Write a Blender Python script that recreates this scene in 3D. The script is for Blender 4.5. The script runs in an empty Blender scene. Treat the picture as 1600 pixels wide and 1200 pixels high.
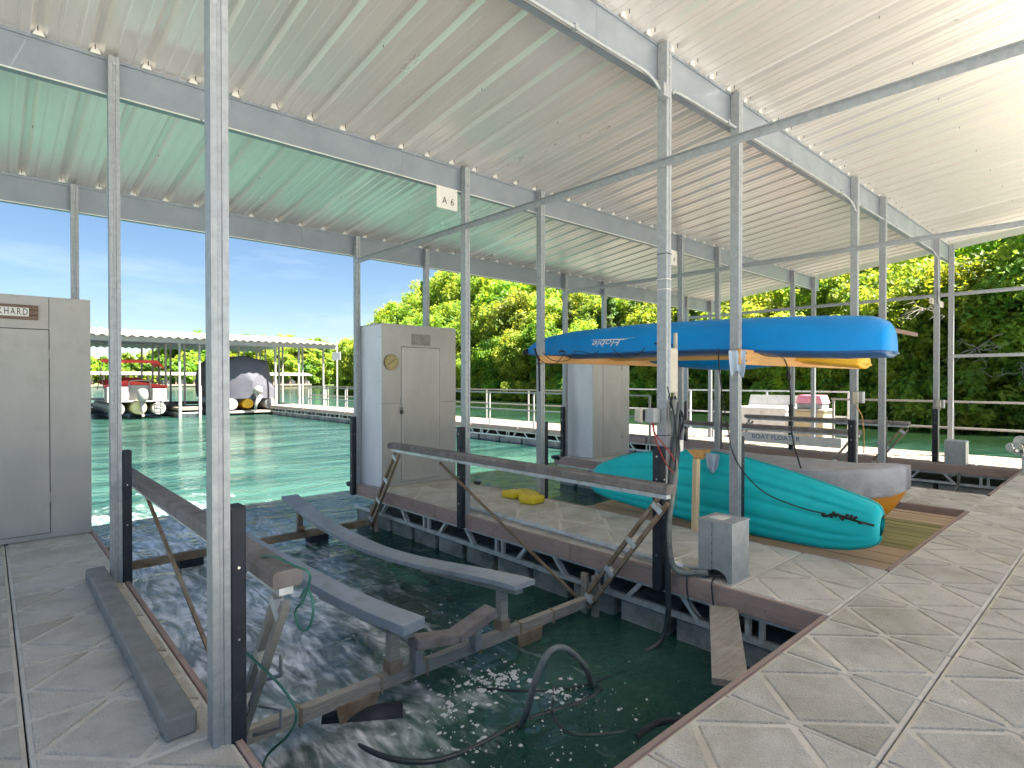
import bpy, math, random
from mathutils import Vector, Matrix, noise
R = math.radians
rng = random.Random(7)
scene = bpy.context.scene
COL = scene.collection

# ---------------------------------------------------------------- camera
cam_d = bpy.data.cameras.new('camera')
cam = bpy.data.objects.new('camera', cam_d); COL.objects.link(cam)
cam_d.sensor_width = 36.0
cam_d.lens = 899.6 * 36 / 1600
cam_d.shift_x = 2.0 / 1600
cam_d.shift_y = 3.0 / 1600
cam_d.clip_start = 0.05
cam_d.clip_end = 3000
cam.location = (0, 0, 1.5)
cam.rotation_euler = (R(90) - 0.00964, 0, -0.7384)
scene.camera = cam

# ---------------------------------------------------------------- world + sun
SUN_EL, SUN_AZ = 60.0, 140.0            # azimuth clockwise from +Y
world = bpy.data.worlds.new('World'); scene.world = world
world.use_nodes = True
wn = world.node_tree; wn.nodes.clear()
w_out = wn.nodes.new('ShaderNodeOutputWorld'); w_bg = wn.nodes.new('ShaderNodeBackground')
sky = wn.nodes.new('ShaderNodeTexSky'); sky.sky_type = 'NISHITA'; sky.sun_disc = False
sky.sun_elevation = R(SUN_EL); sky.sun_rotation = R(SUN_AZ)
sky.air_density = 1.0; sky.dust_density = 0.25; sky.ozone_density = 3.0
w_tc = wn.nodes.new('ShaderNodeTexCoord'); w_map = wn.nodes.new('ShaderNodeMapping')
w_map.inputs['Scale'].default_value = (1.0, 1.6, 6.0); w_map.inputs['Rotation'].default_value = (0, 0, R(20))
w_n = wn.nodes.new('ShaderNodeTexNoise'); w_n.inputs['Scale'].default_value = 2.3
w_n.inputs['Detail'].default_value = 7; w_n.inputs['Roughness'].default_value = .58
w_r = wn.nodes.new('ShaderNodeValToRGB')
w_r.color_ramp.elements[0].position = .56; w_r.color_ramp.elements[0].color = (0, 0, 0, 1)
w_r.color_ramp.elements[1].position = .80; w_r.color_ramp.elements[1].color = (.18, .18, .18, 1)
w_mix = wn.nodes.new('ShaderNodeMixRGB'); w_mix.inputs['Color2'].default_value = (11.5, 12.0, 12.8, 1)
wn.links.new(w_tc.outputs['Generated'], w_map.inputs['Vector']); wn.links.new(w_map.outputs[0], w_n.inputs['Vector'])
wn.links.new(w_n.outputs['Fac'], w_r.inputs['Fac']); wn.links.new(w_r.outputs['Color'], w_mix.inputs['Fac'])
wn.links.new(sky.outputs[0], w_mix.inputs['Color1']); w_hs = wn.nodes.new('ShaderNodeHueSaturation'); w_hs.inputs['Saturation'].default_value = 1.06; w_hs.inputs['Value'].default_value = .46
wn.links.new(w_mix.outputs[0], w_hs.inputs['Color']); wn.links.new(w_hs.outputs[0], w_bg.inputs['Color'])
w_bg.inputs['Strength'].default_value = .05
wn.links.new(w_bg.outputs[0], w_out.inputs['Surface'])

sun_d = bpy.data.lights.new('sun', 'SUN'); sun_d.energy = 5.0; sun_d.angle = R(.6); sun_d.color = (1, .93, .82)
sun = bpy.data.objects.new('sun', sun_d); COL.objects.link(sun)
_e, _a = R(SUN_EL), R(SUN_AZ)
sdir = Vector((math.sin(_a) * math.cos(_e), math.cos(_a) * math.cos(_e), math.sin(_e)))
sun.rotation_euler = sdir.to_track_quat('Z', 'Y').to_euler()
sun.location = sdir * 60

scene.view_settings.view_transform = 'Standard'
scene.view_settings.look = 'None'
scene.view_settings.gamma = 1
scene.view_settings.exposure = 2.9
scene.render.engine = 'CYCLES'
scene.cycles.use_denoising = True
scene.cycles.max_bounces = 10
scene.cycles.diffuse_bounces = 6
scene.cycles.glossy_bounces = 4
scene.cycles.transparent_max_bounces = 12
scene.cycles.caustics_reflective = True
scene.cycles.sample_clamp_indirect = 5
scene.cycles.blur_glossy = 1.0
scene.cycles.caustics_refractive = False

# ---------------------------------------------------------------- materials
def mat(name, col, col2=None, rough=.6, metal=0., vs=6., stretch=(1, 1, 1), bump=0., bs=80., rnd=0., spec=.5,
        dirt=None, dirt_s=2.5, dirt_lo=.5, dirt_hi=.75, coat=0., bump_stretch=None, roughvar=.12, transl=0.):
    m = bpy.data.materials.new(name); m.use_nodes = True
    nt = m.node_tree; N = nt.nodes; Lk = nt.links
    b = N['Principled BSDF']
    tc = N.new('ShaderNodeTexCoord'); mp = N.new('ShaderNodeMapping'); mp.inputs['Scale'].default_value = stretch
    oi = N.new('ShaderNodeObjectInfo')
    off = N.new('ShaderNodeVectorMath'); off.operation = 'SCALE'; off.inputs['Scale'].default_value = 1.0
    comb = N.new('ShaderNodeCombineXYZ')
    mul = N.new('ShaderNodeMath'); mul.operation = 'MULTIPLY'; mul.inputs[1].default_value = 37.0
    Lk.new(oi.outputs['Random'], mul.inputs[0])
    for i in range(3): Lk.new(mul.outputs[0], comb.inputs[i])
    add = N.new('ShaderNodeVectorMath'); add.operation = 'ADD'
    Lk.new(tc.outputs['Object'], add.inputs[0]); Lk.new(comb.outputs[0], add.inputs[1])
    Lk.new(add.outputs[0], mp.inputs['Vector'])
    n = N.new('ShaderNodeTexNoise'); n.inputs['Scale'].default_value = vs; n.inputs['Detail'].default_value = 7
    n.inputs['Roughness'].default_value = .62
    Lk.new(mp.outputs[0], n.inputs['Vector'])
    if col2 is None: col2 = tuple(c * .78 for c in col)
    mx = N.new('ShaderNodeMixRGB'); mx.inputs['Color1'].default_value = (*col, 1); mx.inputs['Color2'].default_value = (*col2, 1)
    rp = N.new('ShaderNodeMapRange'); rp.inputs['From Min'].default_value = .35; rp.inputs['From Max'].default_value = .68
    Lk.new(n.outputs['Fac'], rp.inputs['Value']); Lk.new(rp.outputs[0], mx.inputs['Fac'])
    cur = mx.outputs[0]
    if dirt is not None:
        n2 = N.new('ShaderNodeTexNoise'); n2.inputs['Scale'].default_value = dirt_s; n2.inputs['Detail'].default_value = 8
        n2.inputs['Roughness'].default_value = .7
        Lk.new(add.outputs[0], n2.inputs['Vector'])
        r2 = N.new('ShaderNodeMapRange'); r2.inputs['From Min'].default_value = dirt_lo; r2.inputs['From Max'].default_value = dirt_hi
        Lk.new(n2.outputs['Fac'], r2.inputs['Value'])
        m2 = N.new('ShaderNodeMixRGB'); m2.inputs['Color2'].default_value = (*dirt, 1)
        Lk.new(r2.outputs[0], m2.inputs['Fac']); Lk.new(cur, m2.inputs['Color1']); cur = m2.outputs[0]
    if rnd:
        hs = N.new('ShaderNodeHueSaturation')
        mr = N.new('ShaderNodeMapRange'); mr.inputs['To Min'].default_value = 1 - rnd; mr.inputs['To Max'].default_value = 1 + rnd
        Lk.new(oi.outputs['Random'], mr.inputs['Value']); Lk.new(mr.outputs[0], hs.inputs['Value']); Lk.new(cur, hs.inputs['Color'])
        cur = hs.outputs[0]
    Lk.new(cur, b.inputs['Base Color'])
    rr = N.new('ShaderNodeMapRange'); rr.inputs['To Min'].default_value = max(0.02, rough - roughvar); rr.inputs['To Max'].default_value = min(1, rough + roughvar)
    Lk.new(n.outputs['Fac'], rr.inputs['Value']); Lk.new(rr.outputs[0], b.inputs['Roughness'])
    b.inputs['Metallic'].default_value = metal
    b.inputs['Specular IOR Level'].default_value = spec
    if coat: b.inputs['Coat Weight'].default_value = coat; b.inputs['Coat Roughness'].default_value = .15
    if bump:
        nb = N.new('ShaderNodeTexNoise'); nb.inputs['Scale'].default_value = bs; nb.inputs['Detail'].default_value = 4
        if bump_stretch:
            mb_ = N.new('ShaderNodeMapping'); mb_.inputs['Scale'].default_value = bump_stretch
            Lk.new(tc.outputs['Object'], mb_.inputs['Vector']); Lk.new(mb_.outputs[0], nb.inputs['Vector'])
        else: Lk.new(tc.outputs['Object'], nb.inputs['Vector'])
        bp = N.new('ShaderNodeBump'); bp.inputs['Strength'].default_value = min(1, bump); bp.inputs['Distance'].default_value = .01 * max(1, bump)
        Lk.new(nb.outputs['Fac'], bp.inputs['Height']); Lk.new(bp.outputs[0], b.inputs['Normal'])
    return m

ZW = -.55
MT = {}
MT['galv'] = mat('galvanised_steel', (.35, .37, .39), (.27, .29, .31), rough=.48, metal=.35, vs=26, bump=.12, bs=160, rnd=.06, dirt=(.27, .27, .26), dirt_s=9, dirt_lo=.6, dirt_hi=.85)
MT['beam'] = mat('beam_steel', (.25, .285, .325), (.205, .235, .27), rough=.42, metal=.4, vs=3, rnd=.04, dirt=(.28, .29, .29), dirt_s=7, dirt_lo=.62, dirt_hi=.9)
MT['roof'] = mat('white_roof_sheet', (.83, .79, .755), (.73, .69, .66), rough=.31, metal=.55, vs=1.2, stretch=(1, .25, 1), rnd=.05, spec=.6, dirt=(.42, .42, .36), dirt_s=45, dirt_lo=.70, dirt_hi=.86)
MT['screw'] = mat('dark_screw', (.08, .08, .08), rough=.5, metal=.5)
MT['tile_s'] = mat('deck_tile_smooth', (.70, .65, .57), (.62, .57, .495), rough=.62, vs=3, rnd=.07, dirt=(.36, .33, .24), dirt_s=2, dirt_lo=.48, dirt_hi=.85)
MT['tile_r'] = mat('deck_tile_stippled', (.74, .685, .60), (.64, .59, .515), rough=.8, vs=5, bump=2.2, bs=95, rnd=.07, dirt=(.34, .30, .20), dirt_s=1.6, dirt_lo=.46, dirt_hi=.82)
MT['bounce_deck_mat'] = mat('bounce_deck_grey', (.44, .44, .44), (.37, .37, .37), rough=.8, vs=4, stretch=(.6, 8, 1))  # for the deck added as a light bounce
MT['sub'] = mat('dark_underframe', (.05, .05, .05), rough=.9)
MT['skirt'] = mat('composite_skirt', (.42, .30, .26), (.34, .235, .20), rough=.75, vs=7, stretch=(6, .6, 14), bump=.25, bs=30, bump_stretch=(4, .5, 14), rnd=.08, dirt=(.22, .17, .14), dirt_s=5, dirt_lo=.55, dirt_hi=.85)
MT['skirtx'] = mat('composite_skirt_cross', (.34, .25, .21), (.27, .19, .16), rough=.75, vs=7, stretch=(.6, 6, 14), bump=.25, bs=30, rnd=.08)
MT['alu'] = mat('aluminium_truss', (.62, .65, .68), (.48, .52, .55), rough=.45, metal=.45, vs=12, rnd=.06, dirt=(.35, .33, .28), dirt_s=6)
MT['float'] = mat('concrete_float', (.34, .35, .34), (.24, .25, .25), rough=.85, vs=5, bump=.5, bs=40, rnd=.12, dirt=(.10, .12, .09), dirt_s=3, dirt_lo=.45, dirt_hi=.7)
MT['rubber'] = mat('black_rubber', (.028, .034, .045), (.02, .022, .028), rough=.6, spec=.25, vs=10, dirt=(.06, .06, .07), dirt_s=18, dirt_lo=.6)
MT['carpet'] = mat('grey_brown_carpet', (.26, .235, .23), (.18, .16, .155), rough=.95, vs=8, bump=.8, bs=220, dirt=(.15, .12, .10), dirt_s=4, dirt_lo=.5, dirt_hi=.8)
MT['bunk'] = mat('grey_bunk_vinyl', (.36, .39, .43), (.27, .29, .32), rough=.6, vs=6, stretch=(1, .3, 1), bump=.3, bs=180, dirt=(.22, .22, .2), dirt_s=6)
MT['wood'] = mat('weathered_wood', (.38, .35, .30), (.25, .225, .19), rough=.85, vs=7, stretch=(1, 8, 8), bump=.5, bs=40, bump_stretch=(.6, 6, 6), rnd=.1)
MT['woody'] = mat('weathered_wood_long', (.36, .33, .28), (.22, .20, .165), rough=.85, vs=7, stretch=(10, .6, 10), bump=.5, bs=40, bump_stretch=(7, .6, 7), rnd=.1, dirt=(.15, .14, .10), dirt_s=4)
MT['rust'] = mat('rusty_galvanised', (.36, .29, .21), (.18, .11, .065), rough=.7, metal=.35, vs=7, bump=.3, bs=90, rnd=.1)
MT['pine'] = mat('new_pine', (.78, .60, .36), (.70, .52, .30), rough=.65, vs=4, stretch=(10, 10, .5), bump=.1, bs=60)
MT['pinex'] = mat('stained_pine_board', (.52, .29, .09), (.40, .20, .055), rough=.6, vs=5, stretch=(.6, 10, 10), bump=.15, bs=50, dirt=(.18, .08, .03), dirt_s=9, dirt_lo=.6)
MT['plank'] = mat('platform_plank', (.46, .32, .20), (.36, .25, .15), rough=.7, vs=6, stretch=(12, .5, 12), bump=.3, bs=40, rnd=.10)
MT['plankg'] = mat('mossy_plank', (.28, .25, .10), (.20, .17, .06), rough=.75, vs=6, stretch=(12, .5, 12), bump=.3, bs=40, rnd=.2, dirt=(.20, .23, .05), dirt_s=6)
MT['timber'] = mat('grey_recycled_timber', (.27, .265, .25), (.20, .195, .18), rough=.9, vs=9, bump=.6, bs=60)
MT['ply_l'] = mat('painted_plywood', (.43, .415, .395), (.37, .36, .345), rough=.6, vs=3, stretch=(1, 1, .4), bump=.12, bs=60, dirt=(.27, .26, .22), dirt_s=2.2, dirt_lo=.56, dirt_hi=.95)
MT['ply_w'] = mat('skylit_side_panel', (.68, .69, .74), (.60, .61, .66), rough=.5, vs=3, stretch=(1, 1, .4), dirt=(.42, .42, .42), dirt_s=14, dirt_lo=.68, dirt_hi=.85)  # locker sides paler and bluer, skylight painted into their colour
MT['gap'] = mat('dark_gap', (.03, .03, .03), rough=.9)
MT['white'] = mat('white_paint', (.78, .78, .76), (.7, .7, .68), rough=.45, vs=5, dirt=(.5, .48, .42), dirt_s=6, dirt_lo=.6)
MT['signw'] = mat('sign_white', (.70, .69, .64), (.62, .61, .57), rough=.6, vs=5)
MT['ink'] = mat('black_lettering', (.015, .015, .02), rough=.6)
MT['inkb'] = mat('blue_lettering', (.03, .12, .36), rough=.6)
MT['brown_s'] = mat('brown_sign_wood', (.20, .13, .10), (.13, .08, .06), rough=.8, vs=8, stretch=(1, 6, 14), bump=.3, bs=50)
MT['blue'] = mat('blue_polyethylene', (.002, .23, .60), (.002, .20, .54), rough=.42, vs=3, spec=.25, bump=.08, bs=12)
MT['blued'] = mat('dark_blue_rim', (.006, .07, .22), rough=.4)
MT['teal'] = mat('teal_polyethylene', (.012, .54, .58), (.010, .47, .51), rough=.42, spec=.25, vs=3, bump=.08, bs=10)
MT['tealR'] = mat('teal_rim', (.01, .42, .44), rough=.4)
MT['yel'] = mat('yellow_polyethylene', (.72, .40, .015), (.66, .34, .01), rough=.4, vs=3)
MT['vest'] = mat('yellow_vest', (.80, .62, .03), (.68, .50, .02), rough=.55, vs=12, bump=.3, bs=30)
MT['orange'] = mat('orange_gelcoat', (.62, .26, .02), (.52, .20, .015), rough=.3, vs=3)
MT['cover'] = mat('grey_boat_cover', (.42, .42, .44), (.34, .34, .36), rough=.85, vs=5, bump=.5, bs=14, dirt=(.28, .26, .24), dirt_s=4)
MT['tarp'] = mat('blue_grey_tarpaulin', (.085, .088, .11), (.07, .072, .09), rough=.8, vs=2, bump=.8, bs=2.2)
MT['rag'] = mat('blue_grey_cloth', (.36, .44, .54), (.28, .35, .45), rough=.9, vs=12)
MT['rope'] = mat('black_rope', (.02, .02, .022), rough=.8)
MT['hoseg'] = mat('grey_hose', (.20, .215, .20), (.11, .12, .11), rough=.5, vs=14)
MT['hoseb'] = mat('black_hose', (.035, .05, .055), (.02, .025, .03), rough=.35, vs=14)
MT['green'] = mat('green_cable', (.03, .16, .12), rough=.5)
MT['red'] = mat('red_wire', (.40, .03, .03), rough=.5)
MT['tanpl'] = mat('tan_plastic', (.50, .46, .38), rough=.55)
MT['greypl'] = mat('grey_plastic', (.32, .34, .36), rough=.5)
MT['boxg'] = mat('galvanised_box', (.46, .48, .50), (.36, .38, .40), rough=.42, metal=.5, vs=14, bump=.1, bs=120, dirt=(.36, .33, .28), dirt_s=5, dirt_lo=.6)
MT['tank'] = mat('pale_tank', (.42, .50, .40), (.32, .40, .28), rough=.6, vs=5)
MT['foam'] = mat('water_foam', (.62, .66, .68), rough=.5)
MT['chrome'] = mat('bright_metal', (.7, .7, .7), rough=.25, metal=.9, vs=9)
MT['pink'] = mat('pink_plastic', (.62, .20, .34), (.7, .34, .45), rough=.5)
MT['tanbin'] = mat('tan_bin', (.52, .44, .28), rough=.6)
MT['brass'] = mat('yellowed_dial', (.38, .32, .12), (.28, .24, .10), rough=.5, vs=30)
MT['redc'] = mat('red_canvas', (.72, .05, .035), (.6, .04, .03), rough=.7)
MT['ramp'] = mat('gangway_boards', (.25, .205, .17), (.20, .165, .135), rough=.8, vs=4, stretch=(4, .6, 1), rnd=.08)
MT['bark'] = mat('bark', (.16, .125, .095), (.09, .07, .055), rough=.95, vs=6, stretch=(3, 3, .6), bump=.8, bs=14)
MT['dead'] = mat('dead_wood', (.42, .38, .33), (.30, .27, .23), rough=.9)
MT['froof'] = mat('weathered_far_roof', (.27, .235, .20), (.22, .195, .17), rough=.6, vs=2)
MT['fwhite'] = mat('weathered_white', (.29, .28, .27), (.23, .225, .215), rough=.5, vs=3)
MT['soil'] = mat('hill_soil', (.13, .12, .05), (.06, .09, .025), rough=.95, vs=.9, bump=.6, bs=3, dirt=(.06, .12, .02), dirt_s=.7, dirt_lo=.4, dirt_hi=.6)
MT['lake'] = mat('lake_bed', (.02, .05, .045), rough=.95)
MT['hull'] = mat('boat_white', (.74, .74, .72), rough=.35)
MT['hully'] = mat('boat_stained', (.55, .50, .26), (.45, .42, .2), rough=.5, vs=5)

def leaf_mat(name, base, young):
    m = bpy.data.materials.new(name); m.use_nodes = True
    nt = m.node_tree; N = nt.nodes; Lk = nt.links; N.clear()
    out = N.new('ShaderNodeOutputMaterial')
    at = N.new('ShaderNodeAttribute'); at.attribute_name = 'leaf'
    oi = N.new('ShaderNodeObjectInfo')
    mx = N.new('ShaderNodeMixRGB'); mx.inputs['Color1'].default_value = (*base, 1); mx.inputs['Color2'].default_value = (*young, 1)
    Lk.new(at.outputs['Fac'], mx.inputs['Fac'])
    hs = N.new('ShaderNodeHueSaturation')
    a = N.new('ShaderNodeMapRange'); a.inputs['To Min'].default_value = .48; a.inputs['To Max'].default_value = .53
    b2 = N.new('ShaderNodeMapRange'); b2.inputs['To Min'].default_value = .7; b2.inputs['To Max'].default_value = 1.35
    m7 = N.new('ShaderNodeMath'); m7.operation = 'MULTIPLY'; m7.inputs[1].default_value = 7.3
    fr = N.new('ShaderNodeMath'); fr.operation = 'FRACT'
    Lk.new(oi.outputs['Random'], a.inputs['Value']); Lk.new(oi.outputs['Random'], m7.inputs[0]); Lk.new(m7.outputs[0], fr.inputs[0])
    Lk.new(fr.outputs[0], b2.inputs['Value'])
    Lk.new(a.outputs[0], hs.inputs['Hue']); Lk.new(b2.outputs[0], hs.inputs['Value']); Lk.new(mx.outputs[0], hs.inputs['Color'])
    d = N.new('ShaderNodeBsdfPrincipled'); d.inputs['Roughness'].default_value = .5; d.inputs['Specular IOR Level'].default_value = .35
    t = N.new('ShaderNodeBsdfTranslucent')
    hs2 = N.new('ShaderNodeHueSaturation'); hs2.inputs['Hue'].default_value = .478; hs2.inputs['Value'].default_value = 1.9; hs2.inputs['Saturation'].default_value = 1.05
    Lk.new(hs.outputs[0], d.inputs['Base Color']); Lk.new(hs.outputs[0], hs2.inputs['Color']); Lk.new(hs2.outputs[0], t.inputs['Color'])
    ms = N.new('ShaderNodeMixShader'); ms.inputs[0].default_value = .5
    Lk.new(d.outputs[0], ms.inputs[1]); Lk.new(t.outputs[0], ms.inputs[2]); Lk.new(ms.outputs[0], out.inputs['Surface'])
    return m
MT['leaf'] = leaf_mat('summer_leaves', (.095, .195, .026), (.30, .345, .04))
MT['leaf2'] = leaf_mat('dark_leaves', (.085, .19, .022), (.34, .40, .035))
MT['cedar'] = leaf_mat('cedar_leaves', (.05, .11, .03), (.12, .19, .04))

def water_mat():
    m = bpy.data.materials.new('lake_water'); m.use_nodes = True
    nt = m.node_tree; N = nt.nodes; Lk = nt.links; N.clear()
    out = N.new('ShaderNodeOutputMaterial'); geo = N.new('ShaderNodeNewGeometry')
    def nz(scale, stretch, rot=0, det=4, dist=0.):
        mp = N.new('ShaderNodeMapping'); mp.inputs['Scale'].default_value = stretch; mp.inputs['Rotation'].default_value = (0, 0, R(rot))
        n = N.new('ShaderNodeTexNoise'); n.inputs['Scale'].default_value = scale; n.inputs['Detail'].default_value = det
        n.inputs['Distortion'].default_value = dist
        Lk.new(geo.outputs['Position'], mp.inputs['Vector']); Lk.new(mp.outputs[0], n.inputs['Vector']); return n
    n1 = nz(.9, (1, 1.6, 1), 35, 3, .6); n2 = nz(4.5, (1, 1.5, 1), -15, 3, .8); n3 = nz(15, (1, 1.3, 1), 10, 2, .5)
    def mulc(a, c):
        x = N.new('ShaderNodeMath'); x.operation = 'MULTIPLY'; x.inputs[1].default_value = c; Lk.new(a, x.inputs[0]); return x.outputs[0]
    def addn(a, b):
        x = N.new('ShaderNodeMath'); Lk.new(a, x.inputs[0]); Lk.new(b, x.inputs[1]); return x.outputs[0]
    h = addn(addn(mulc(n1.outputs['Fac'], .07), mulc(n2.outputs['Fac'], .022)), mulc(n3.outputs['Fac'], .0042))
    bp = N.new('ShaderNodeBump'); bp.inputs['Strength'].default_value = 1.0; bp.inputs['Distance'].default_value = 1.0
    Lk.new(h, bp.inputs['Height'])
    big = nz(.42, (.45, 1.6, 1), 30, 6, 1.2)
    mx = N.new('ShaderNodeMixRGB'); mx.inputs['Color1'].default_value = (.010, .075, .060, 1); mx.inputs['Color2'].default_value = (.090, .235, .180, 1)
    mr = N.new('ShaderNodeMapRange'); mr.inputs['From Min'].default_value = .35; mr.inputs['From Max'].default_value = .65
    Lk.new(big.outputs['Fac'], mr.inputs['Value']); Lk.new(mr.outputs[0], mx.inputs['Fac'])
    # dark tree reflections painted into the brown-green water under the wooded bank
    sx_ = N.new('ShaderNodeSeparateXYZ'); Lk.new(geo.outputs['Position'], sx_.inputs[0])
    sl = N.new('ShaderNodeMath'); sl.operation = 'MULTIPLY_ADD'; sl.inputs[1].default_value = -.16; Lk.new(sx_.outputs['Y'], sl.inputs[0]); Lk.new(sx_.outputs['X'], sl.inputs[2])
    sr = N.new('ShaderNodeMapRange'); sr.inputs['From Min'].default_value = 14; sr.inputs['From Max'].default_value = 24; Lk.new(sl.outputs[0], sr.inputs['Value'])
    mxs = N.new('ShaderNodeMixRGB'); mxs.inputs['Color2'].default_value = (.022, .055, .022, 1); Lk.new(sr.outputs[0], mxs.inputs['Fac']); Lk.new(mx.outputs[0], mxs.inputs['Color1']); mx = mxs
    # churned milky water in the near slip; pale sky reflection painted beyond it
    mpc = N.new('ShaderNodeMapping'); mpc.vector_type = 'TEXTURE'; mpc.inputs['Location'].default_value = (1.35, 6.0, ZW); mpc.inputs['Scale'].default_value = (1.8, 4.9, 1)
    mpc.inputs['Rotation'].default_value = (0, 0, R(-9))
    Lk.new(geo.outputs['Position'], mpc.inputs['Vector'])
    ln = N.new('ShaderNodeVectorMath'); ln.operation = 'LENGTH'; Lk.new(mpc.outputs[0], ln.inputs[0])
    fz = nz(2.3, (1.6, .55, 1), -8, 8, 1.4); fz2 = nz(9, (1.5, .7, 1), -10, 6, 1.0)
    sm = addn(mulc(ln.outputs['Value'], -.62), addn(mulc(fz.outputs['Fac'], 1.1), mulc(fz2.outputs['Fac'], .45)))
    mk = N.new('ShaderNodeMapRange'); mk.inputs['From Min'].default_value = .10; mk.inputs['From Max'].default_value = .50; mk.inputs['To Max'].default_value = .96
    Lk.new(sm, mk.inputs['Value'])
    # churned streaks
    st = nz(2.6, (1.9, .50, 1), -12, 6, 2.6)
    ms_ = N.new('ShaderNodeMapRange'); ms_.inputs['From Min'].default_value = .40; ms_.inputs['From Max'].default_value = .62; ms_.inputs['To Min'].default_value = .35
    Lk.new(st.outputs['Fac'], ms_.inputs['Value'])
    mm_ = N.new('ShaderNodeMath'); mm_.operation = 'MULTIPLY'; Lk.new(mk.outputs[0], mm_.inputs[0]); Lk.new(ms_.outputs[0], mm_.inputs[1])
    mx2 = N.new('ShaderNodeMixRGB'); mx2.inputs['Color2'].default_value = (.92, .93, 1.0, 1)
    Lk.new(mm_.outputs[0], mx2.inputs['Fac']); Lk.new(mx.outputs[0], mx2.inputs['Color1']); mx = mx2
    df = N.new('ShaderNodeBsdfDiffuse'); Lk.new(mx.outputs[0], df.inputs['Color'])
    tr = N.new('ShaderNodeBsdfTransparent'); tr.inputs['Color'].default_value = (.14, .32, .30, 1)
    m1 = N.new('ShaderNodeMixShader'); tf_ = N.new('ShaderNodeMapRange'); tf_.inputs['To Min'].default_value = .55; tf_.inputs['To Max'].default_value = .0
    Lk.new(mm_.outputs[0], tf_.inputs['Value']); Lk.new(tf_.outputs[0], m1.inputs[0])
    Lk.new(df.outputs[0], m1.inputs[1]); Lk.new(tr.outputs[0], m1.inputs[2])
    gl = N.new('ShaderNodeBsdfGlossy'); gl.inputs['Roughness'].default_value = .03; Lk.new(bp.outputs[0], gl.inputs['Normal'])
    fr = N.new('ShaderNodeFresnel'); fr.inputs['IOR'].default_value = 1.34; Lk.new(bp.outputs[0], fr.inputs['Normal'])
    m2 = N.new('ShaderNodeMixShader'); Lk.new(fr.outputs[0], m2.inputs[0]); Lk.new(m1.outputs[0], m2.inputs[1]); Lk.new(gl.outputs[0], m2.inputs[2])
    Lk.new(m2.outputs[0], out.inputs['Surface'])
    return m
MT['water'] = water_mat()

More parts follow.
